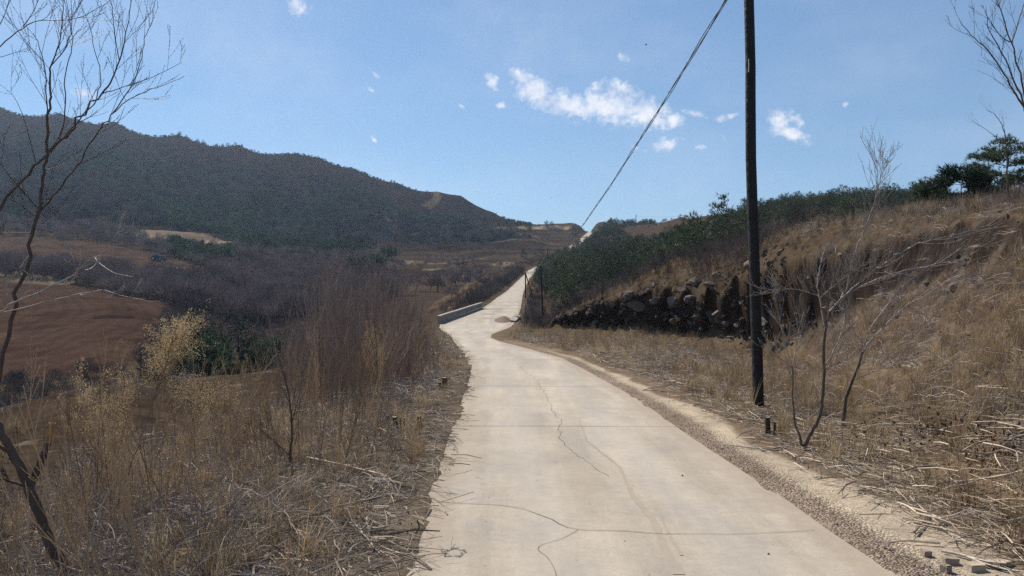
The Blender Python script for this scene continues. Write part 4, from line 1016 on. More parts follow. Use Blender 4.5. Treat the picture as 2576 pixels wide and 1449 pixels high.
c = tcol('rubble')
rubm = mat('dark_rubble', (.155, .13, .115), .9, .7, 3.0, 0, 0, (.05, .041, .036), .8)
for me in [q.copy() for q in RK]: me.materials[0] = rubm; o = bpy.data.objects.new('rubble_kind', me); c.objects.link(o)
x, y, u, rr = cand(60000, 9, 52, 0, .75, 52)
dm = np.minimum(dist_poly(x, y, tp), dist_poly(x, y, fp)); tal = inpoly(u, y, [(2000,27),(2250,20),(2576,13.4),(2900,10),(2900,7),(2500,10),(2200,17),(2050,22)])
k = ((dm < .8)*(u < 2020)*(rr.random(len(x)) < .42)) | ((dm < .5)*(u >= 2000)*(rr.random(len(x)) < .05)) | (tal*(rr.random(len(x)) < .03))
sz = rr.gamma(2.0, .06, k.sum())*np.where(u[k] > 2000, .5, 1)+.02
scatter('bank_rubble', 'rubble', pts(x[k], y[k], -.03), np.clip(sz, .03, .4), 'grey rubble stones in the cut bank', .6)
c = tcol('pebble'); pebm = mat('pebble_stone', (.24, .19, .15), .9, .5, 9, .2, 0, (.11, .085, .068))
for me in [q.copy() for q in RK[4:]]: me.materials[0] = pebm; o = bpy.data.objects.new('pebble_kind', me); c.objects.link(o)
# pebbles on the gravel shoulder
x, y, u, rr = cand(22000, 2, 20, -.05, .5, 53); dr = x-rd(y, 2)
k = (dr > .0)*(dr < .95)*(rr.random(len(x)) < np.where(dr < .30, .5, .09))
scatter('gravel', 'pebble', pts(x[k], y[k], .0), rr.gamma(1.1, .0042, k.sum())+.002, 'brown gravel along the right edge of the road', .6)

x, y, u, rr = cand(30000, 2, 40, -.45, .05, 54); dl = rd(y, 1)-x
k = (dl > -.5)*(dl < .25)*(rr.random(len(x)) < np.exp(-np.maximum(-dl, 0)/.10)*.8)
P_ = pts(x[k], y[k]); P_[:, 2] = np.maximum(P_[:, 2], road_z(P_[:, 1])+.004)
scatter('road_edge_grit', 'pebble', P_, rr.gamma(2.0, .0024, k.sum())+.002, 'dark grit and crumbs along the left road edge', .6)
x, y, u, rr = cand(9000, 2, 40, -.45, .4, 55)
k = (x-rd(y, 1) > .1)*(rd(y, 2)-x > .05)*(rr.random(len(x)) < .10)
P_ = np.stack([x[k], y[k], road_z(y[k])+.004], 1)
scatter('road_crumbs', 'pebble', P_, rr.gamma(1.5, .003, k.sum())+.002, 'scattered crumbs lying on the concrete', .6)
# ------------------------------------------------------------------ poles and cables
def pole(u, vb, D, pts_px, rad, label, name='utility_pole', extra=None, tops=True, D_top=None):
    base = onground((u-CX)/F*D, D, -.3); root = empty(name, base); tag(root, label, 'utility pole')
    P = [np.array(base)] + [at(a_, b_, D) for a_, b_ in pts_px]
    mb = MB(); mb.tube(np.array(P), np.linspace(rad*1.08, rad*.92, len(P)), 14, 0, True)
    child(mb, 'shaft', M['pole'], root, True)
    return root, np.array(P)
POLE_D = 11.7
rp, PP = pole(1909, 1027, POLE_D, [(1908,1027),(1905,900),(1901,780),(1897,640),(1892,500),(1889,400),(1888,250),(1888,170),(1886,80),(1884,0),(1882,-60),(1881,-92)], .081, 'tall dark wooden utility pole close by the road')
tagm = mat('pale_tag', (.62, .6, .55), .6, .05, 8)
mb = MB(); p0 = at(1880,166,POLE_D-.03); mb.box(p0+np.array([0.012, 0, 0]), (.012, .07, .21)); child(mb, 'tag', tagm, rp)
mb = MB(); pt = at(1881,-86,POLE_D); mb.box(pt+np.array([-.13, -.02, -.05]), (.34, .05, .05)); mb.tube(np.array([pt+np.array([-.27, -.02, -.03]), pt+np.array([-.27, -.02, .1])]), [.03, .022], 8, 0, True); child(mb, 'bracket', M['pole'], rp)
r2, P2 = pole(1366, 805, 80, [(1366,803),(1363,740),(1360,667)], .095, 'slim dark pole with a single shaft beside the pines past the bend')
r3, P3 = pole(1323, 770, 112, [(1323,775),(1322,730),(1322,686)], .1, 'dark pole propped by a slanting brace beyond the bridge')
mb = MB(); b0 = np.array(onground((1348-CX)/F*112, 112, -.2)); mb.tube(np.array([b0, at(1345,762,112), at(1322,688,112)]), [.085, .085, .075], 8, 0, True); child(mb, 'brace', M['pole'], r3)
mb = MB(); mb.box(at(1321,692,112), (.5, .08, .08)); child(mb, 'crossarm', M['pole'], r3)
pole(1378, 648, 240, [(1378,648),(1378,622)], .14, 'short looking pole rising out of the pine tops by the road')
pole(1535, 588, 330, [(1535,588),(1535,556)], .16, 'distant pole among the pines below the crest')
pole(1600, 556, 440, [(1600,556),(1600,539)], .17, 'farthest pole standing on the crest against the sky')
def cable(A, B, sag, rad, n=40, strands=1, tw=.0, ties=0, seed=0):
    mb = MB(); t = np.linspace(0, 1, n); rr = np.random.default_rng(seed)
    P = A[None]*(1-t)[:, None]+B[None]*t[:, None]; P[:, 2] -= sag*4*t*(1-t)
    for s in range(strands):
        ph = 2*np.pi*s/strands; w_ = tw*(1+.6*np.sin(t*23+s*2.1)); Q = P.copy()
        Q[:, 0] += w_*np.cos(ph+t*70); Q[:, 2] += w_*np.sin(ph+t*70); mb.tube(Q, rad, 5)
    for q in range(ties):
        f = (q+.5)/ties*.6+.02; i = f*(n-1); k = int(i); p = P[k]+(P[k+1]-P[k])*(i-k)
        th = np.linspace(0, 7.5, 12); mb.tube(p+np.stack([.028*np.cos(th), np.linspace(-.02, .05, 12), .028*np.sin(th)], 1), .0035, 4)
    return mb
o = cable(PP[-1]+np.array([.0, -.09, -.02]), P2[-1]+np.array([0, 0, -.05]), 1.1, .0085, 160, 3, .022, 24).build('overhead_cable', M['cable'])
tag(o, 'twisted bundle of thin black wires sloping down from the tall pole', 'cable')
o = cable(P2[-1]+np.array([0, 0, -.1]), P3[-1], .35, .014, 20, 2, .03).build('overhead_cable', M['cable']); tag(o, 'short span of wire between the slim pole and the braced pole', 'cable')
o = cable(at(1600,543,440), at(1760,538,330), 1.0, .035, 20).build('overhead_cable', M['cable']); tag(o, 'thin wire along the crest from the farthest pole', 'cable')
o = cable(P3[-1], at(1378,624,240), 2.0, .02, 24, 2, .03).build('overhead_cable', M['cable']); tag(o, 'wires climbing from the braced pole to the pole in the pine tops', 'cable')

# ------------------------------------------------------------------ bridge parapet, slab, marker, mud
def parapet():
    A = np.array([-5.75, 57.5]); mid = np.array([-4.85, 66.0]); B = np.array([-3.2, 78.2])
    t = np.linspace(0, 1, 61); P = ((1-t)**2)[:, None]*A+(2*t*(1-t))[:, None]*(2*mid-(A+B)/2)+(t**2)[:, None]*B
    root = empty('bridge_parapet', (A[0], A[1], float(road_z(A[1])))); tag(root, 'grey concrete bridge parapet with slotted sides on the left of the road', 'parapet')
    T = np.gradient(P, axis=0); ang = np.arctan2(T[:, 1], T[:, 0]); h = .62
    z = road_z(P[:, 1])
    def rail(zo, w_, hh):
        mb = MB(); nrm = np.stack([-np.sin(ang), np.cos(ang)], 1); prof = [(-w_/2, 0), (w_/2, 0), (w_/2, hh), (-w_/2, hh)]
        V = np.concatenate([np.c_[P+nrm*a_, z+zo+b_] for a_, b_ in prof]); n = len(P); k = np.arange(n-1)
        for i in range(4): mb.add(V, np.stack([k+i*n, k+((i+1) % 4)*n, k+1+((i+1) % 4)*n, k+1+i*n], 1))
        for e in (0, n-1): mb.add(V[[e, e+n, e+2*n, e+3*n]], [(0, 1, 2, 3)])
        return mb
    child(rail(-.12, .24, .24), 'plinth', M['concrete'], root); child(rail(h-.1, .3, .12), 'coping', M['concrete'], root)
    n = 38
    for i in range(n):
        f = (i+.5)/n*60; k = int(f); p = P[k]+(P[min(k+1, 60)]-P[k])*(f-k); mb = MB()
        mb.box((p[0], p[1], float(road_z(p[1]))+.12+(h-.22)/2), (.26, .15, h-.22), 0, ang[k]); child(mb, 'baluster', M['concrete'], root)
    return root
parapet()
mb = MB(); x0, y0 = .28, 62.0; mb.box((x0, y0, float(road_z(y0))+.16), (.5, 5.0, .12), 0, R(-5), R(3), R(7)); mb.box((x0+.1, y0+.6, float(road_z(y0))+.27), (.22, .5, .12), 0, R(25), R(4), R(7))
o = mb.build('concrete_slab', M['concrete'], loc=(x0, y0, float(road_z(y0)))); tag(o, 'broken pale concrete slab left of the ruined right hand parapet', 'slab'); o['label'] = 'broken pale concrete kerb slab along the right side of the bridge'
mb = MB(); x0, y0 = (1321-CX)/F*72, 72.0; g0 = float(ground(x0, y0))
zb, zt = HC-(795-CY)/F*72, HC-(765-CY)/F*72
mb.box((x0, y0, (g0-.1+zt)/2), (.2, .2, zt-g0+.1), 0, R(12), 0, 0, .9)
o = mb.build('marker_post', M['concrete'], loc=(x0, y0, g0)); tag(o, 'pale weathered concrete marker post in the scrub by the bridge', 'post')
earth = mat('dried_mud', (.20, .145, .10), .95, .1, 5, .1, 0, (.12, .085, .06), .8)
mb = MB(); n = 26; gx, gy = np.meshgrid(np.linspace(-1, 1, n), np.linspace(-1, 1, n)); rr_ = np.hypot(gx, gy)
hz = np.clip(1-rr_**1.5, 0, 1)*(.12+.35*fbm(gx*3+5, gy*3+2, 4, 81))-.03*(rr_ > 1); px_, py_ = -.75+gx*.75, 62+gy*3.2
V = np.stack([px_, py_, road_z(py_)+.006+hz], -1).reshape(-1, 3); jj, ii = np.meshgrid(np.arange(n-1), np.arange(n-1), indexing='ij'); a_ = (jj*n+ii).ravel()
mb.add(V, np.stack([a_, a_+1, a_+n+1, a_+n], 1)); o = mb.build('mud_heap', earth, smooth=True, loc=(-.75, 62, float(road_z(62)))); tag(o, 'low heap of brown mud and twigs lying on the bridge', 'mud heap')

# ------------------------------------------------------------------ tractor in the far field
def tractor():
    p = hit(397, 657); root = empty('tractor', (p[0], p[1], p[2]), R(-14))
    tag(root, 'small dark blue tractor with a red plough working the upper field', 'tractor')
    blue = mat('dark_blue_paint', (.03, .045, .10), .4, .05, 3, .5); white = mat('white_paint', (.75, .75, .73), .4, .05, 3); red = mat('red_paint', (.28, .05, .035), .5, .05, 3)
    black = mat('rubber', (.02, .02, .02), .9, .05, 5); grey = mat('steel_rim', (.4, .4, .42), .5, .05, 5); glass = mat('dark_glass', (.03, .035, .045), .15, .02, 3, .6)
    def part(mb, nm, m): return mb.build(nm, m, root)
    mb = MB(); mb.box((1.0, 0, 1.15), (1.9, .75, .7), 0, 0, 0, R(3), .92); mb.box((-.2, 0, .85), (1.6, .6, .4)); part(mb, 'body', blue)
    mb = MB(); mb.box((1.05, 0, 1.54), (1.75, .7, .08), 0, 0, 0, R(3)); part(mb, 'hood', white)
    mb = MB(); mb.box((-.55, 0, 1.5), (1.25, 1.15, .75), 0, 0, 0, 0, .95); part(mb, 'cab', glass)
    mb = MB(); mb.box((-.55, 0, 1.93), (1.45, 1.3, .1)); part(mb, 'roof', white)
    for sx in (-1.12, .02):
        for sy in (-.58, .58):
            mb = MB(); mb.box((sx, sy, 1.5), (.08, .08, .8)); part(mb, 'post', blue)
    mb = MB(); mb.tube(np.array([(.75, .2, 1.5), (.75, .2, 2.35)]), .05, 8, 0, True); part(mb, 'exhaust', black)
    mb = MB(); mb.tube(np.array([(-1.05, .2, 1.9), (-1.05, .2, 2.45)]), .04, 8, 0, True); part(mb, 'exhaust', black)
    for wx, wr_, ww in ((-.75, .72, .42), (1.45, .47, .3)):
        for sy in (-.8, .8):
            mb = MB(); mb.tube(np.array([(wx, sy-ww/2, wr_), (wx, sy-ww/4, wr_), (wx, sy+ww/4, wr_), (wx, sy+ww/2, wr_)]), [wr_*.93, wr_, wr_, wr_*.93], 20, 0, True); wh = part(mb, 'wheel', black)
            mb = MB(); mb.tube(np.array([(wx, sy-ww/2-.02, wr_), (wx, sy+ww/2+.02, wr_)]), wr_*.55, 14, 0, True); mb.build('rim', grey, wh)
    mb = MB(); mb.box((-1.9, 0, .85), (1.2, .1, .12), 0, 0, 0, R(10)); mb.box((-2.4, 0, 1.0), (.12, 1.5, .12)); mb.box((-2.75, 0, 1.15), (.8, .08, .1), 0, 0, 0, R(20))
    for sy in (-.6, -.2, .2, .6): mb.box((-2.4, sy, .6), (.1, .08, .8), 0, 0, 0, R(-20), .6)
    part(mb, 'plough', red)
    mb = MB(); mb.box((2.25, 0, .8), (.5, .95, .6), 0, 0, 0, R(8)); mb.box((2.5, 0, .5), (.3, 1.1, .25)); part(mb, 'front_weight', red)
    root.scale = (1.12, 1.12, 1.12)
tractor()
mb = MB(); n = 16; p = hit(425, 678); gx, gy = np.meshgrid(np.linspace(-1, 1, n), np.linspace(-1, 1, n)); rr_ = np.hypot(gx, gy)
hz = np.clip(1-rr_**2, -.2, 1)*(.3+1.1*fbm(gx*3+5, gy*3+2, 4, 83)); X_, Y_ = p[0]+gx*2.9, p[1]+gy*3
V = np.stack([X_, Y_, ground(X_, Y_)+hz], -1).reshape(-1, 3); jj, ii = np.meshgrid(np.arange(n-1), np.arange(n-1), indexing='ij'); a_ = (jj*n+ii).ravel()
mb.add(V, np.stack([a_, a_+1, a_+n+1, a_+n], 1)); o = mb.build('straw_heap', mat('pale_straw', (.5, .42, .28), .9, .1, 1.5, .1, 0, (.3, .24, .15), .5), loc=tuple(p)); tag(o, 'pale heap of straw at the end of the field by the tractor', 'straw heap')

# ------------------------------------------------------------------ bare trees close to the camera
class Tree:
    def __init__(s, name, label, cat, base, seed, m='bark', group=None, m2=None):
        s.m2 = m2 or m; s.rs, s.ts, s.tls = 1.0, 1.0, 1.0
        s.root = empty(name, tuple(base)); tag(s.root, label, cat, group); s.r = np.random.default_rng(seed); s.m = m; s.tr, s.br, s.tw, s.bd = MB(), MB(), MB(), MB(); s.lines = []
    def smooth(s, P, k=4):
        P = np.asarray(P, float); n = len(P); t = np.arange(n); q = np.linspace(0, n-1, (n-1)*k+1); o = np.stack([np.interp(q, t, P[:, i]) for i in range(3)], 1)
        for _ in range(2): o[1:-1] = .25*o[:-2]+.5*o[1:-1]+.25*o[2:]
        L = np.linalg.norm(o[-1]-o[0]); o[1:-1] += s.r.normal(0, L*.003, (len(o)-2, 3)); return o
    def limb(s, px, D, r0, r1, trunk=False, D1=None, pre=None, twigs=0, tl=.35):
        r0, r1, twigs, tl = r0*s.rs, max(r1*s.rs, .0014), int(twigs*s.ts), tl*s.tls; n = len(px); Ds = np.linspace(D, D1 or D, n); P = [at(u, v, d) for (u, v), d in zip(px, Ds)]
        if pre is not None: P = [np.array(pre)]+P
        P = s.smooth(P); rr = np.linspace(r0, r1, len(P)); (s.tr if trunk else s.br).tube(P, rr, 8 if trunk else 5, 0, True); s.lines.append((P, rr))
        if twigs: s.twig(P, rr, twigs, tl)
        return P
    def twig(s, P, rr, n, L0):
        r = s.r
        for c in range(n):
            f = r.uniform(.15, 1)*(len(P)-1); i = min(int(f), len(P)-2); q = P[i]+(P[i+1]-P[i])*(f-i); ax = unit(P[i+1]-P[i])
            d = unit(ax*.75+unit(np.cross(ax, r.normal(0, 1, 3)))*.65+np.array([0, 0, .25])); L = L0*r.uniform(.5, 1.4)
            lst = grow(r, q, d, L, min(rr[i]*.6, .0024), 1, 3, .5, .28, .05, 6, None, .25, .5)
            for Q, ra, dep in lst:
                s.tw.tube(Q, np.maximum(ra, .0011), 3)
                for k in range(1, len(Q)):   # buds
                    b = Q[k]+r.normal(0, .002, 3); e = .0032
                    V = b+e*np.array([(1,0,0),(-1,0,0),(0,1,0),(0,-1,0),(0,0,1.6),(0,0,-1.6)]); s.bd.add(V, [(0,2,4),(2,1,4),(1,3,4),(3,0,4),(2,0,5),(1,2,5),(3,1,5),(0,3,5)])
    def done(s):
        for mb, nm in ((s.tr, 'trunk'), (s.br, 'branches'), (s.tw, 'twigs'), (s.bd, 'buds')):
            if mb.n: child(mb, nm, M[s.m if nm == 'trunk' else s.m2], s.root, nm in ('trunk', 'branches'))
        return s.root
def zs(L, k=.639): return [(a_*k, b_*k) for a_, b_ in L]
D1 = 6.6
g1 = onground((-60-CX)/F*D1, D1, -.05)
T = Tree('bare_tree', 'thin bare tree whose leaning trunk rises along the left edge, branching into the sky', 'bare tree', g1, 1); T.rs, T.ts, T.tls = .72, .6, 1.35
T.limb(zs([(0,1440),(65,1200),(110,1010),(150,840),(172,700),(182,600),(190,440),(198,360),(196,270)]), D1, .027, .010, True, D1-.2, g1, 10, .3)
T.limb(zs([(182,600),(186,430),(180,280),(160,190),(130,130)]), D1-.15, .009, .003, False, D1-.6, None, 14, .35)
T.limb(zs([(196,270),(235,170),(250,60),(245,-40)]), D1-.2, .009, .003, False, D1-.3, None, 14, .3)
T.limb(zs([(198,262),(255,200),(285,120),(280,0)]), D1-.2, .008, .003, False, D1+.3, None, 12, .3)
T.limb(zs([(155,838),(230,750),(300,660),(370,540),(420,470),(480,410),(540,370),(640,335),(725,300)]), D1-.05, .011, .0025, False, D1-.8, None, 14, .28)
T.limb(zs([(440,450),(520,340),(555,250),(570,150),(602,78)]), D1-.4, .007, .0025, False, D1-.9, None, 12, .26)
T.limb(zs([(148,820),(70,730),(0,645)]), D1, .007, .004, False, D1-.5, None, 7, .25)
T.limb(zs([(150,860),(80,805),(20,770)]), D1, .004, .002, False, D1-.4, None, 4, .2)
T.limb(zs([(165,880),(230,830),(290,740)]), D1, .004, .002, False, D1-.3, None, 4, .2)
T.limb(zs([(135,915),(60,918),(-20,915)]), D1, .005, .003, False, D1-.5, None, 4, .2)
T.limb(zs([(110,1010),(60,1080),(-10,1170)]), D1, .004, .002, False, D1-.5, None, 3, .2)
T.done()
D2_ = 7.0; g2 = onground((-260-CX)/F*D2_, D2_, -.05)
T = Tree('bare_tree', 'second bare tree reaching in from the left edge, its limbs crossing the leaning trunk', 'bare tree', g2, 2); T.rs, T.ts, T.tls = .72, .5, 1.35
T.limb(zs([(-160,1000),(0,830),(90,700),(180,620),(260,540),(330,450),(400,370)]), D2_, .021, .010, True, D2_-.1, g2, 8, .35)
T.limb(zs([(400,370),(445,310),(480,210),(500,110),(520,-20)]), D2_-.1, .012, .004, False, D2_-.3, None, 18, .32)
T.limb(zs([(200,600),(270,520),(330,455),(380,395),(400,320),(375,200),(345,80),(305,-20)]), D2_, .010, .003, False, D2_+.4, None, 20, .32)
T.limb(zs([(230,560),(262,440),(250,300),(290,180),(270,60),(260,-20)]), D2_, .009, .003, False, D2_+.2, None, 16, .3)
T.limb(zs([(400,370),(480,345),(590,310),(715,245)]), D2_-.1, .007, .0025, False, D2_-.5, None, 10, .25)
T.limb(zs([(470,240),(450,130),(445,60),(435,-20)]), D2_-.2, .006, .003, False, D2_-.4, None, 10, .25)
T.limb(zs([(-60,240),(0,180),(90,105),(150,80),(280,80),(350,55),(425,10)]), D2_-.4, .008, .003, False, D2_-.6, None, 12, .3)
T.limb(zs([(90,105),(130,50),(160,-20)]), D2_-.4, .006, .003, False, D2_-.5, None, 8, .25)
T.limb(zs([(-20,130),(20,60),(40,-20)]), D2_-.4, .006, .003, False, D2_-.5, None, 10, .25)
T.limb(zs([(0,225),(70,205),(120,185)]), D2_-.4, .004, .002, False, D2_-.5, None, 3, .2)
T.limb(zs([(140,640),(100,480),(60,380),(25,355)]), D2_, .005, .002, False, D2_-.4, None, 8, .25)
T.done()
D3 = 6.0; g3 = onground((-220-CX)/F*D3, D3, 0)
T = Tree('bare_sapling', 'low bare sapling at the left edge with pale drooping shoots', 'bare sapling', g3, 3, 'bark_pale')
T.limb(zs([(-60,1260),(0,1222),(140,1160),(270,1098),(350,1030),(400,985),(490,905)]), D3, .010, .002, True, D3-.3, g3, 10, .16)
T.limb(zs([(372,1012),(385,1030),(360,1058),(335,1063)]), D3-.2, .006, .003, False, D3-.4)
T.limb(zs([(300,1090),(302,1060),(290,1030)]), D3-.1, .005, .002, False, D3-.3, None, 3, .12)
T.limb(zs([(390,1035),(440,1075),(520,1090)]), D3-.2, .003, .0015, False, D3-.5)
T.limb(zs([(0,1232),(150,1195),(280,1165),(400,1140),(470,1160),(600,1190)]), D3+.1, .005, .0015, False, D3-.4, None, 5, .12)
T.done()
D4 = 4.3
g4 = onground((185-CX)/F*D4, D4, -.05)
T = Tree('broken_tree', 'small bare tree at the lower left corner with one limb snapped off short', 'bare tree', g4, 4)
T.limb([(172,1445),(123,1361),(98,1290),(74,1228),(52,1180),(30,1139),(0,1075),(-40,1020)], D4, .036, .019, True, D4-.15, g4, 6, .2)
T.limb([(76,1225),(90,1190),(104,1160),(116,1130),(122,1105)], D4-.02, .022, .018, True, D4-.05)
T.limb([(72,1226),(30,1212),(0,1204),(-50,1195)], D4, .008, .006, False, D4-.2, None, 4, .15)
T.limb([(30,1139),(10,1130),(-20,1112)], D4, .012, .01, False, D4-.1)
rt = T.done()
mb = MB(); pA, pB, pC = at(120,1112,D4-.05), at(127,1085,D4-.055), at(131,1064,D4-.06); mb.tube(np.array([pA, pB, pC]), [.0195, .021, .017], 9, 0, True)
for q in range(7): mb.tube(np.array([pC+np.array([np.cos(q)*.01, np.sin(q)*.01, -.01]), pC+np.array([np.cos(q)*.013, np.sin(q)*.012, .012+.008*(q % 3)])]), [.005, .001], 4)
child(mb, 'broken_end', M['wood'], rt)
def small_tree(name, label, cat, u, D, limbs, seed, m='bark', vb=None, base_r=None):
    g = onground((u-CX)/F*D, D, -.04); t_ = Tree(name, label, cat, g, seed, m)
    for i_, (px, r0, r1, dd, tw_, tl) in enumerate(limbs): t_.limb(px, D, r0, r1, i_ == 0, D+dd, g if i_ == 0 else None, tw_, tl)
    return t_.done()
small_tree('bare_sapling', 'upright dark bare sapling rising from the brush in the left middle', 'bare sapling', 739, 7.2, [([(736,1200),(732,1152),(734,1090),(732,1026),(719,958),(698,895)], .017, .004, -.1, 12, .22), ([(732,1150),(700,1120),(675,1095),(640,1070)], .006, .002, -.3, 6, .15), ([(734,1060),(752,1000),(760,930)], .006, .002, .2, 6, .18)], 11)
small_tree('bare_sapling', 'thin bare sapling standing in front of the red brown thicket', 'bare sapling', 950, 12.5, [([(952,1000),(950,920),(944,830),(938,755)], .016, .004, 0, 12, .35), ([(950,930),(935,860),(925,800)], .007, .003, .1, 6, .3)], 12)
small_tree('bare_sapling', 'tall thin sapling sticking out above the thicket top', 'bare sapling', 805, 15, [([(806,960),(803,860),(800,780),(797,728)], .02, .004, 0, 14, .4)], 13)
# weed with its cloud of seeds
Dw = 5.8; gw_ = onground((270-CX)/F*Dw, Dw, -.03)
T = Tree('seeding_weed', 'tall leaning dead weed topped by a golden cloud of seed heads', 'weed', gw_, 14, 'twig_red')
P = T.limb([(276,1351),(316,1208),(355,1100),(394,982),(429,883),(452,800)], Dw, .0085, .003, True, Dw+.1, gw_)
rw = T.r
sd_, sb = MB(), MB()
for (cu, cv, su, sv, n, dd) in ((430,850,62,52,52,0.1),(400,905,50,40,26,.15),(470,815,42,30,22,.1),(500,960,70,28,26,.5)):
    for q in range(n):
        e = at(cu+rw.normal(0, su*.62), cv+rw.normal(0, sv*.62), Dw+dd+rw.normal(0, .17)); k = rw.integers(len(P)*3//5, len(P)); a_ = P[k] if cv != 960 else e-np.array([rw.normal(0, .06), 0, .28])
        mdp = (a_+e)/2+rw.normal(0, .02, 3)-np.array([0, 0, .02]); sb.tube(np.array([a_, mdp, e]), [.0018, .0014, .001], 3)
        m_ = 85; c0 = a_+(e-a_)*rw.uniform(.35, 1.1, m_)[:, None]+rw.normal(0, .02, (m_, 3)); d_ = rw.normal(0, 1, (m_, 3)); d_ /= np.linalg.norm(d_, axis=1, keepdims=True); s_ = np.cross(d_, rw.normal(0, 1, (m_, 3))); s_ /= np.linalg.norm(s_, axis=1, keepdims=True)
        sd_.tris(c0-s_*.0027, c0+s_*.0027, c0+d_*.011)
rt = T.done(); child(sb, 'stalks', M['straw_red'], rt); child(sd_, 'seed_head', M['seed'], rt)
Dp = 4.7; mb = MB(); Pp = [onground((268-CX)/F*Dp, Dp, -.02)]+[at(u, v, Dp) for u, v in ((227,1366),(237,1317),(261,1262),(296,1203))]
tt_ = Tree('x', 'x', 'x', Pp[0], 5); Pp = tt_.smooth(np.array(Pp)); bpy.data.objects.remove(tt_.root)
mb.tube(Pp, np.linspace(.011, .003, len(Pp)), 6, 0, True); mb.tube(np.array([Pp[4], Pp[4]+np.array([.12, .05, -.14]), Pp[4]+np.array([.24, .1, -.3])]), [.008, .006, .004], 6)
o = mb.build('dead_branch', M['bark_pale'], smooth=True, loc=tuple(Pp[0])); tag(o, 'bleached dead branch curving up out of the lower left brush', 'dead branch')

# right hand saplings
def z9(L): return [(1917+a_*.419, 575+b_*.419) for a_, b_ in L]
def z5(L): return [(1917+a_*.441, 319.5+b_*.441) for a_, b_ in L]
D5 = 8.3; g5 = onground((2019-CX)/F*D5, D5, -.05)
T = Tree('bare_tree', 'young bare tree with a curved leaning trunk just right of the tall pole', 'bare tree', g5, 21, m2='branch'); T.rs, T.ts, T.tls = .8, 1.7, 1.15
T.limb(z9([(265,1280),(330,1170),(355,1080),(365,1010),(370,800),(375,620),(405,500)]), D5, .033, .018, True, D5, g5, 11, .25)
T.limb(z9([(405,500),(470,430),(520,340),(545,170),(590,70)])+z5([(590,570),(640,450),(660,340),(655,195)]), D5, .016, .003, False, D5-.4, None, 35, .3)
T.limb(z5([(625,480),(668,340),(690,200)]), D5-.3, .005, .002, False, D5-.5, None, 11, .2)
T.limb(z9([(410,490),(520,380),(620,290),(700,230),(800,165),(915,100)])+z5([(900,660),(1130,610),(1300,560)]), D5, .012, .0025, False, D5-1.0, None, 30, .3)
T.limb(z9([(430,470),(560,360),(720,290),(915,240)])+z5([(1010,780),(1130,695)]), D5, .009, .0025, False, D5-.8, None, 26, .28)
T.limb(z9([(375,580),(345,420),(330,330),(345,250),(360,180),(385,100)]), D5, .012, .004, False, D5+.3, None, 17, .25)
T.limb(z9([(340,405),(250,375),(180,360),(90,360),(0,380)]), D5+.2, .006, .002, False, D5+.1, None, 17, .25)
T.limb(z9([(350,415),(420,350),(520,270),(600,220)]), D5+.1, .006, .002, False, D5+.4, None, 17, .25)
T.limb(z9([(375,830),(440,720),(490,590),(500,500)]), D5, .009, .003, False, D5+.5, None, 15, .25)
T.limb(z9([(380,850),(430,815),(480,795)]), D5, .007, .004, False, D5-.2, None, 8, .2)
T.limb(z9([(240,1290),(200,1180),(188,1100),(183,960),(183,830)]), D5, .020, .010, True, D5+.1, g5, 8, .2)
T.limb(z9([(183,830),(150,740),(115,600),(100,540)]), D5+.1, .007, .003, False, D5+.1, None, 11, .22)
T.limb(z9([(183,830),(205,720),(230,570),(250,500)]), D5+.1, .007, .003, False, D5+.3, None, 11, .22)
T.limb(z9([(178,835),(100,770),(20,700)]), D5+.1, .006, .003, False, D5-.1, None, 8, .2)
T.limb(z9([(470,440),(500,500),(495,620),(505,720),(520,830)]), D5, .006, .004, False, D5+.3, None, 8, .2)
T.done()
D6 = 9.8; g6 = onground((2120-CX)/F*D6, D6, -.05)
T = Tree('bare_tree', 'leaning bare sapling behind the curved tree, fanning branches to the right', 'bare tree', g6, 22, m2='branch'); T.rs, T.ts, T.tls = .78, 1.1, 1.2
T.limb(z9([(500,1010),(550,900),(580,810),(605,740)]), D6, .034, .022, True, D6, g6, 4, .2)
T.limb(z9([(605,740),(650,670),(690,630),(760,560),(820,500),(915,430)])+z5([(900,980),(1080,865),(1210,840)]), D6, .014, .003, False, D6-.6, None, 30, .35)
T.limb(z9([(610,735),(640,610),(760,450),(840,350),(915,290)]), D6, .011, .003, False, D6+.2, None, 30, .35)
T.limb(z9([(570,820),(700,790),(800,750),(915,680)])+z5([(950,1100),(1000,1050)]), D6, .008, .0025, False, D6-.4, None, 26, .3)
T.limb(z9([(560,910),(680,850),(800,800),(915,780)]), D6, .008, .0025, False, D6-.5, None, 22, .3)
T.limb(z9([(560,880),(620,770),(720,800),(870,820)]), D6, .006, .0025, False, D6-.7, None, 17, .25)
T.limb(z9([(620,700),(560,640),(480,470),(420,420)]), D6, .006, .003, False, D6+.2, None, 17, .25)
T.done()
D7 = 8.6; g7 = onground((2720-CX)/F*D7, D7, -.05)
def z2(L): return [(2364+a_*.353, b_*.353) for a_, b_ in L]
T = Tree('bare_tree', 'bare tree mostly outside the frame, its thin branches in the upper right sky', 'bare tree', g7, 23)
T.limb([(2700,900),(2670,600),(2640,420),(2612,335),(2590,300)], D7, .05, .018, True, D7, g7)
T.limb(z2([(640,850),(600,770),(520,640),(440,490),(340,350),(220,250),(145,150)]), D7, .013, .003, False, D7-.4, None, 12, .3)
T.limb(z2([(650,850),(600,740),(500,500),(430,350),(340,200),(330,60)]), D7, .012, .003, False, D7-.1, None, 12, .3)
T.limb(z2([(650,830),(600,660),(560,480),(510,310),(440,90),(405,0),(390,-60)]), D7, .013, .003, False, D7+.2, None, 12, .3)
T.limb(z2([(510,310),(570,120),(600,30),(610,-40)]), D7+.1, .008, .003, False, D7+.3, None, 8, .25)
T.limb(z2([(500,300),(430,260),(330,105)]), D7+.1, .007, .003, False, D7, None, 5, .2)
T.done()
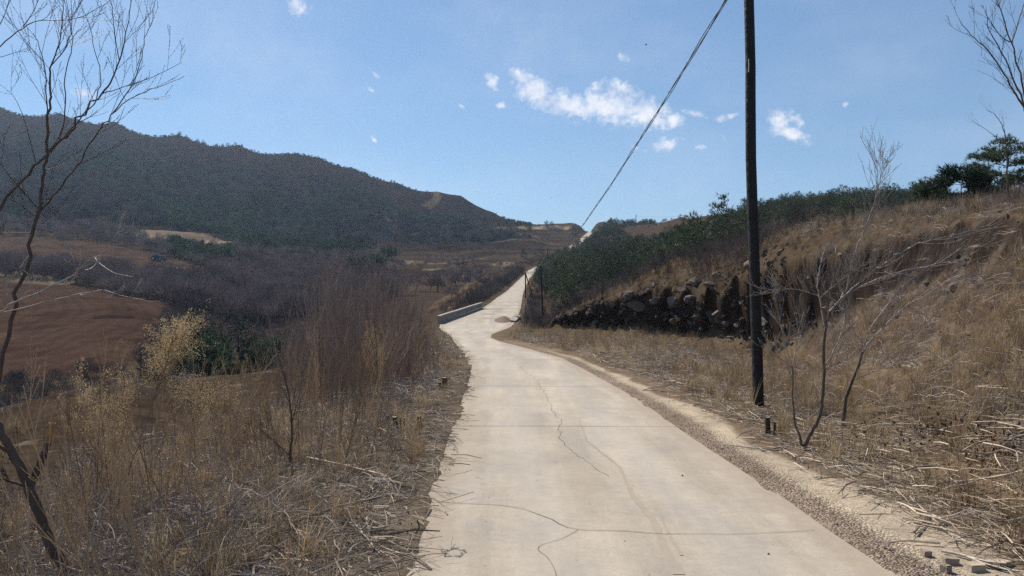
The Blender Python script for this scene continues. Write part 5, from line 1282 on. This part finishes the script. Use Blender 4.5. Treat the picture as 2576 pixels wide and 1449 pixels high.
D8 = 30; g8 = onground((2534-CX)/F*D8, D8, -.05)
small_tree('bare_sapling', 'faint bare sapling whose bare top shows above the layered pine', 'bare sapling', 2536, 30, [([(2534,480),(2533,400),(2531,357),(2520,310),(2505,288),(2482,277)], .03, .006, 0, 6, .6), ([(2525,360),(2480,325),(2445,303)], .012, .005, 0, 5, .5), ([(2531,352),(2524,310),(2522,293)], .012, .005, 0, 3, .4)], 24)

# ------------------------------------------------------------------ stumps, bricks, big sticks, bird
def stump(name, label, stems, D, rad):
    root = empty(name, onground((stems[0][0][0]-CX)/F*D, D, -.03)); tag(root, label, 'stump', 'cut stumps on the verges')
    mb, ct = MB(), MB()
    for (b_, t_, k) in stems:
        gb = np.array(onground((b_[0]-CX)/F*D, D, -.05)); tp_ = at(*t_, D); mid = (gb+tp_)/2+np.array([.006, 0, 0]); rr_ = rad*k
        mb.tube(np.array([gb, gb+(mid-gb)*.3, mid, tp_]), [rr_*1.35, rr_*1.05, rr_, rr_*.95], 9); 
        th = np.arange(9)/9*2*np.pi; V = np.concatenate([tp_+np.stack([rr_*.95*np.cos(th), rr_*.95*np.sin(th), .004+.008*np.cos(th*2)], 1), tp_[None]+np.array([[0, 0, .006]])]); ct.add(V, [(q, (q+1) % 9, 9) for q in range(9)])
    child(mb, 'bark', M['stump'], root, True); child(ct, 'cut_face', M['cut'], root)
stump('stump', 'cluster of several dark cut stems on the left verge', [((998,1082),(993,1049),1.3),((985,1075),(975,1046),.7),((1008,1075),(1007,1050),.5),((1014,1075),(1016,1052),.5)], 9.6, .028)
stump('stump', 'single upright dark stump nearest the left road edge', [((1056,1099),(1054,1047),1),((1046,1097),(1048,1078),.55)], 9.4, .028)
stump('stump', 'short thick stump between the tall pole and the curved tree', [((1931,1086),(1930,1050),1),((1946,1086),(1949,1062),.5)], 9.3, .033)
stump('stump', 'black burnt looking stump at the bottom edge of the brush', [((672,1449),(668,1398),1.3),((650,1449),(655,1415),.7),((700,1449),(703,1420),.6),((745,1449),(752,1392),.8)], 4.75, .034)
stump('stump', 'half hidden dark stump far along the left verge by the thicket', [((1118,985),(1118,950),1),((1108,983),(1106,962),.6)], 14.2, .05)
brickm = mat('weathered_brick', (.27, .215, .17), .9, .3, 14, .2, 0, (.2, .17, .14), .4); palebr = mat('pale_brick', (.45, .38, .28), .9, .1, 14, .2, 0, (.33, .26, .19), .4)
def brick(u, v, sz, rz_, lb, m=brickm, rx=0, ry=0, seed=0):
    import bmesh
    D = 1.64*F/(v-766.0); x0 = (u-CX)/F*D; g = float(ground(x0, D)); rr_ = np.random.default_rng(seed)
    bm = bmesh.new(); bmesh.ops.create_cube(bm, size=1); bmesh.ops.scale(bm, vec=sz, verts=bm.verts); bmesh.ops.bevel(bm, geom=bm.edges[:], offset=min(sz)*.09, segments=2, affect='EDGES')
    bmesh.ops.subdivide_edges(bm, edges=bm.edges[:], cuts=1)
    for v_ in bm.verts: v_.co += Vector(rr_.normal(0, min(sz)*.03, 3))
    me = bpy.data.meshes.new('brick'); bm.to_mesh(me); bm.free(); me.materials.append(m)
    o = bpy.data.objects.new('brick', me); COL.objects.link(o); o.location = (x0, D, g+sz[2]*.42); o.rotation_euler = (rx, ry, rz_); tag(o, lb, 'brick', 'broken bricks at the road side')
brick(2330,1404,(.05,.05,.042), .1, 'smallest broken brick lying alone on the pale sand', seed=1)
brick(2391,1424,(.085,.06,.045), -.1, 'dark half brick between the lone piece and the slab', seed=2)
brick(2452,1441,(.10,.075,.045), .15, 'pale topped brick at the bottom edge beside the slab', palebr, seed=3)
brick(2514,1432,(.15,.09,.035), .5, 'large flat pinkish brick tilted up on the litter', palebr, -.12, .1, 4)
brick(2380,1445,(.05,.05,.05), .5, 'dark rounded lump at the very bottom edge', seed=5)
def stick(px, D0, rads, label, m, seed=0, lift=.03):
    P = []
    for i_, (u, v) in enumerate(px):
        p = hit(u, v); P.append(p+np.array([0, 0, lift]))
    t_ = Tree('x', 'x', 'x', P[0], seed); P = t_.smooth(np.array(P)); bpy.data.objects.remove(t_.root)
    mb = MB(); mb.tube(P, np.linspace(rads[0], rads[1], len(P)), 6, 0, True); rr_ = np.random.default_rng(seed)
    for q in range(3):
        k = rr_.integers(2, len(P)-1); d = unit(P[k]-P[k-1]+rr_.normal(0, .5, 3)*np.array([1, 1, .4])*np.linalg.norm(P[k]-P[k-1])); mb.tube(np.array([P[k], P[k]+d*.15, P[k]+d*.28+np.array([0, 0, .02])]), [rads[1], rads[1]*.8, rads[1]*.5], 4)
    o = mb.build('fallen_branch', m, smooth=True, loc=tuple(P[0])); tag(o, label, 'fallen branch', 'fallen branches on the verges')
stick([(772,1172),(880,1195),(980,1222)], 0, (.012, .006), 'straight pale fallen branch lying in the left brush', M['litter'], 1, .08)
stick([(1050,1417),(1010,1400),(960,1384)], 0, (.008, .004), 'short dark branch poking onto the concrete at the lower left', M['litter'], 2, .015)
stick([(820,1115),(880,1080),(935,1050)], 0, (.018, .010), 'thick fallen branch slanting up behind the left litter', M['twig'], 3, .1)
stick([(740,1330),(850,1290),(960,1265)], 0, (.013, .008), 'dark fallen branch among the lower left litter', M['twig'], 4, .05)
stick([(880,1310),(930,1370),(955,1400)], 0, (.009, .004), 'curved bare twig near the lower left edge of the road', M['bark_pale'], 5, .02)
stick([(1985,1126),(1940,1136),(1880,1130),(1815,1122)], 0, (.012, .005), 'long dark fallen branch on the right verge before the curved tree', M['twig'], 6, .02)
stick([(2576,1225),(2500,1240),(2400,1250)], 0, (.011, .006), 'pale peeled branch lying level at the right edge', M['bark_pale'], 7, .12)
stick([(2290,1260),(2340,1310),(2380,1350),(2440,1380)], 0, (.009, .005), 'bleached crooked branch on the right hand litter', M['bark_pale'], 8, .03)
stick([(2370,1395),(2430,1408),(2480,1430)], 0, (.010, .008), 'thick pale stick beside the broken bricks', M['bark_pale'], 9, .02)
stick([(2300,1350),(2320,1325),(2345,1300)], 0, (.009, .004), 'forked dark stick on the sand edge above the bricks', M['twig'], 10, .03)
# dark red bramble on the right
Db = 6.4; gb = onground((2520-CX)/F*Db, Db, -.03); rr = np.random.default_rng(91); mbs, lv_ = MB(), MB()
for q in range(26):
    a0 = rr.uniform(0, 6.28); d = np.array([math.cos(a0), math.sin(a0), 1.0]); P = [np.array(gb)+np.array([rr.normal(0, .25), rr.normal(0, .3), 0])]
    for s in range(8): d = unit(d+np.array([0, 0, -.25])+rr.normal(0, .14, 3)); P.append(P[-1]+d*rr.uniform(.08, .13))
    P = np.array(P); P[:, 2] = np.maximum(P[:, 2], ground(P[:, 0], P[:, 1])+.02); mbs.tube(P, np.linspace(.006, .002, 9), 4)
    for k in range(2, 9):
        for w_ in range(5):
            c0 = P[k]+rr.normal(0, .05, 3); d_ = unit(rr.normal(0, 1, 3)); s_ = unit(np.cross(d_, rr.normal(0, 1, 3))); lv_.tris(np.array([c0-s_*.012]), np.array([c0+s_*.012]), np.array([c0+d_*.045]))
rt = empty('bramble_bush', gb); tag(rt, 'dark red leaved bramble bush at the right edge of the picture', 'bramble'); child(mbs, 'canes', M['twig'], rt); child(lv_, 'leaves', M['leafdark'], rt)
# bird
mb = MB(); pb = at(1625, 113, 60)
mb.tube(pb+np.array([(-.1,0,0),(-.05,0,.005),(.02,0,.01),(.08,0,.012),(.12,0,.012)]), [.004,.022,.028,.02,.004], 8, 0, True)
for sg in (-1, 1):
    mb.add(pb+np.array([(-.02,0,.01),(.05,0,.012),(.02,sg*.14,.07),(-.04,sg*.15,.06),(-.03,sg*.27,.03),(.0,sg*.24,.05)]), [(0,1,2,3),(3,2,5,4)])
o = mb.build('bird', M['cable'], loc=tuple(pb)); tag(o, 'tiny dark bird flying high above the clouds to the pole side', 'bird'); o['label'] = 'tiny dark bird flying above the large white cloud'

# ------------------------------------------------------------------ haze
HAZE = 0.00014
if HAZE:
    mb = MB(); mb.box((-100, 980, 118), (5200, 2060, 300)); hz_m = bpy.data.materials.new('haze_air'); hz_m.use_nodes = True; n = hz_m.node_tree.nodes; n.clear()
    pv = n.new('ShaderNodeVolumePrincipled'); pv.inputs['Density'].default_value = HAZE; pv.inputs['Color'].default_value = (.55, .74, 1.0, 1); pv.inputs['Anisotropy'].default_value = .3
    mo = n.new('ShaderNodeOutputMaterial'); hz_m.node_tree.links.new(pv.outputs[0], mo.inputs['Volume'])
    o = mb.build('haze', hz_m); tag(o, 'thin blue valley haze', kind='stuff')
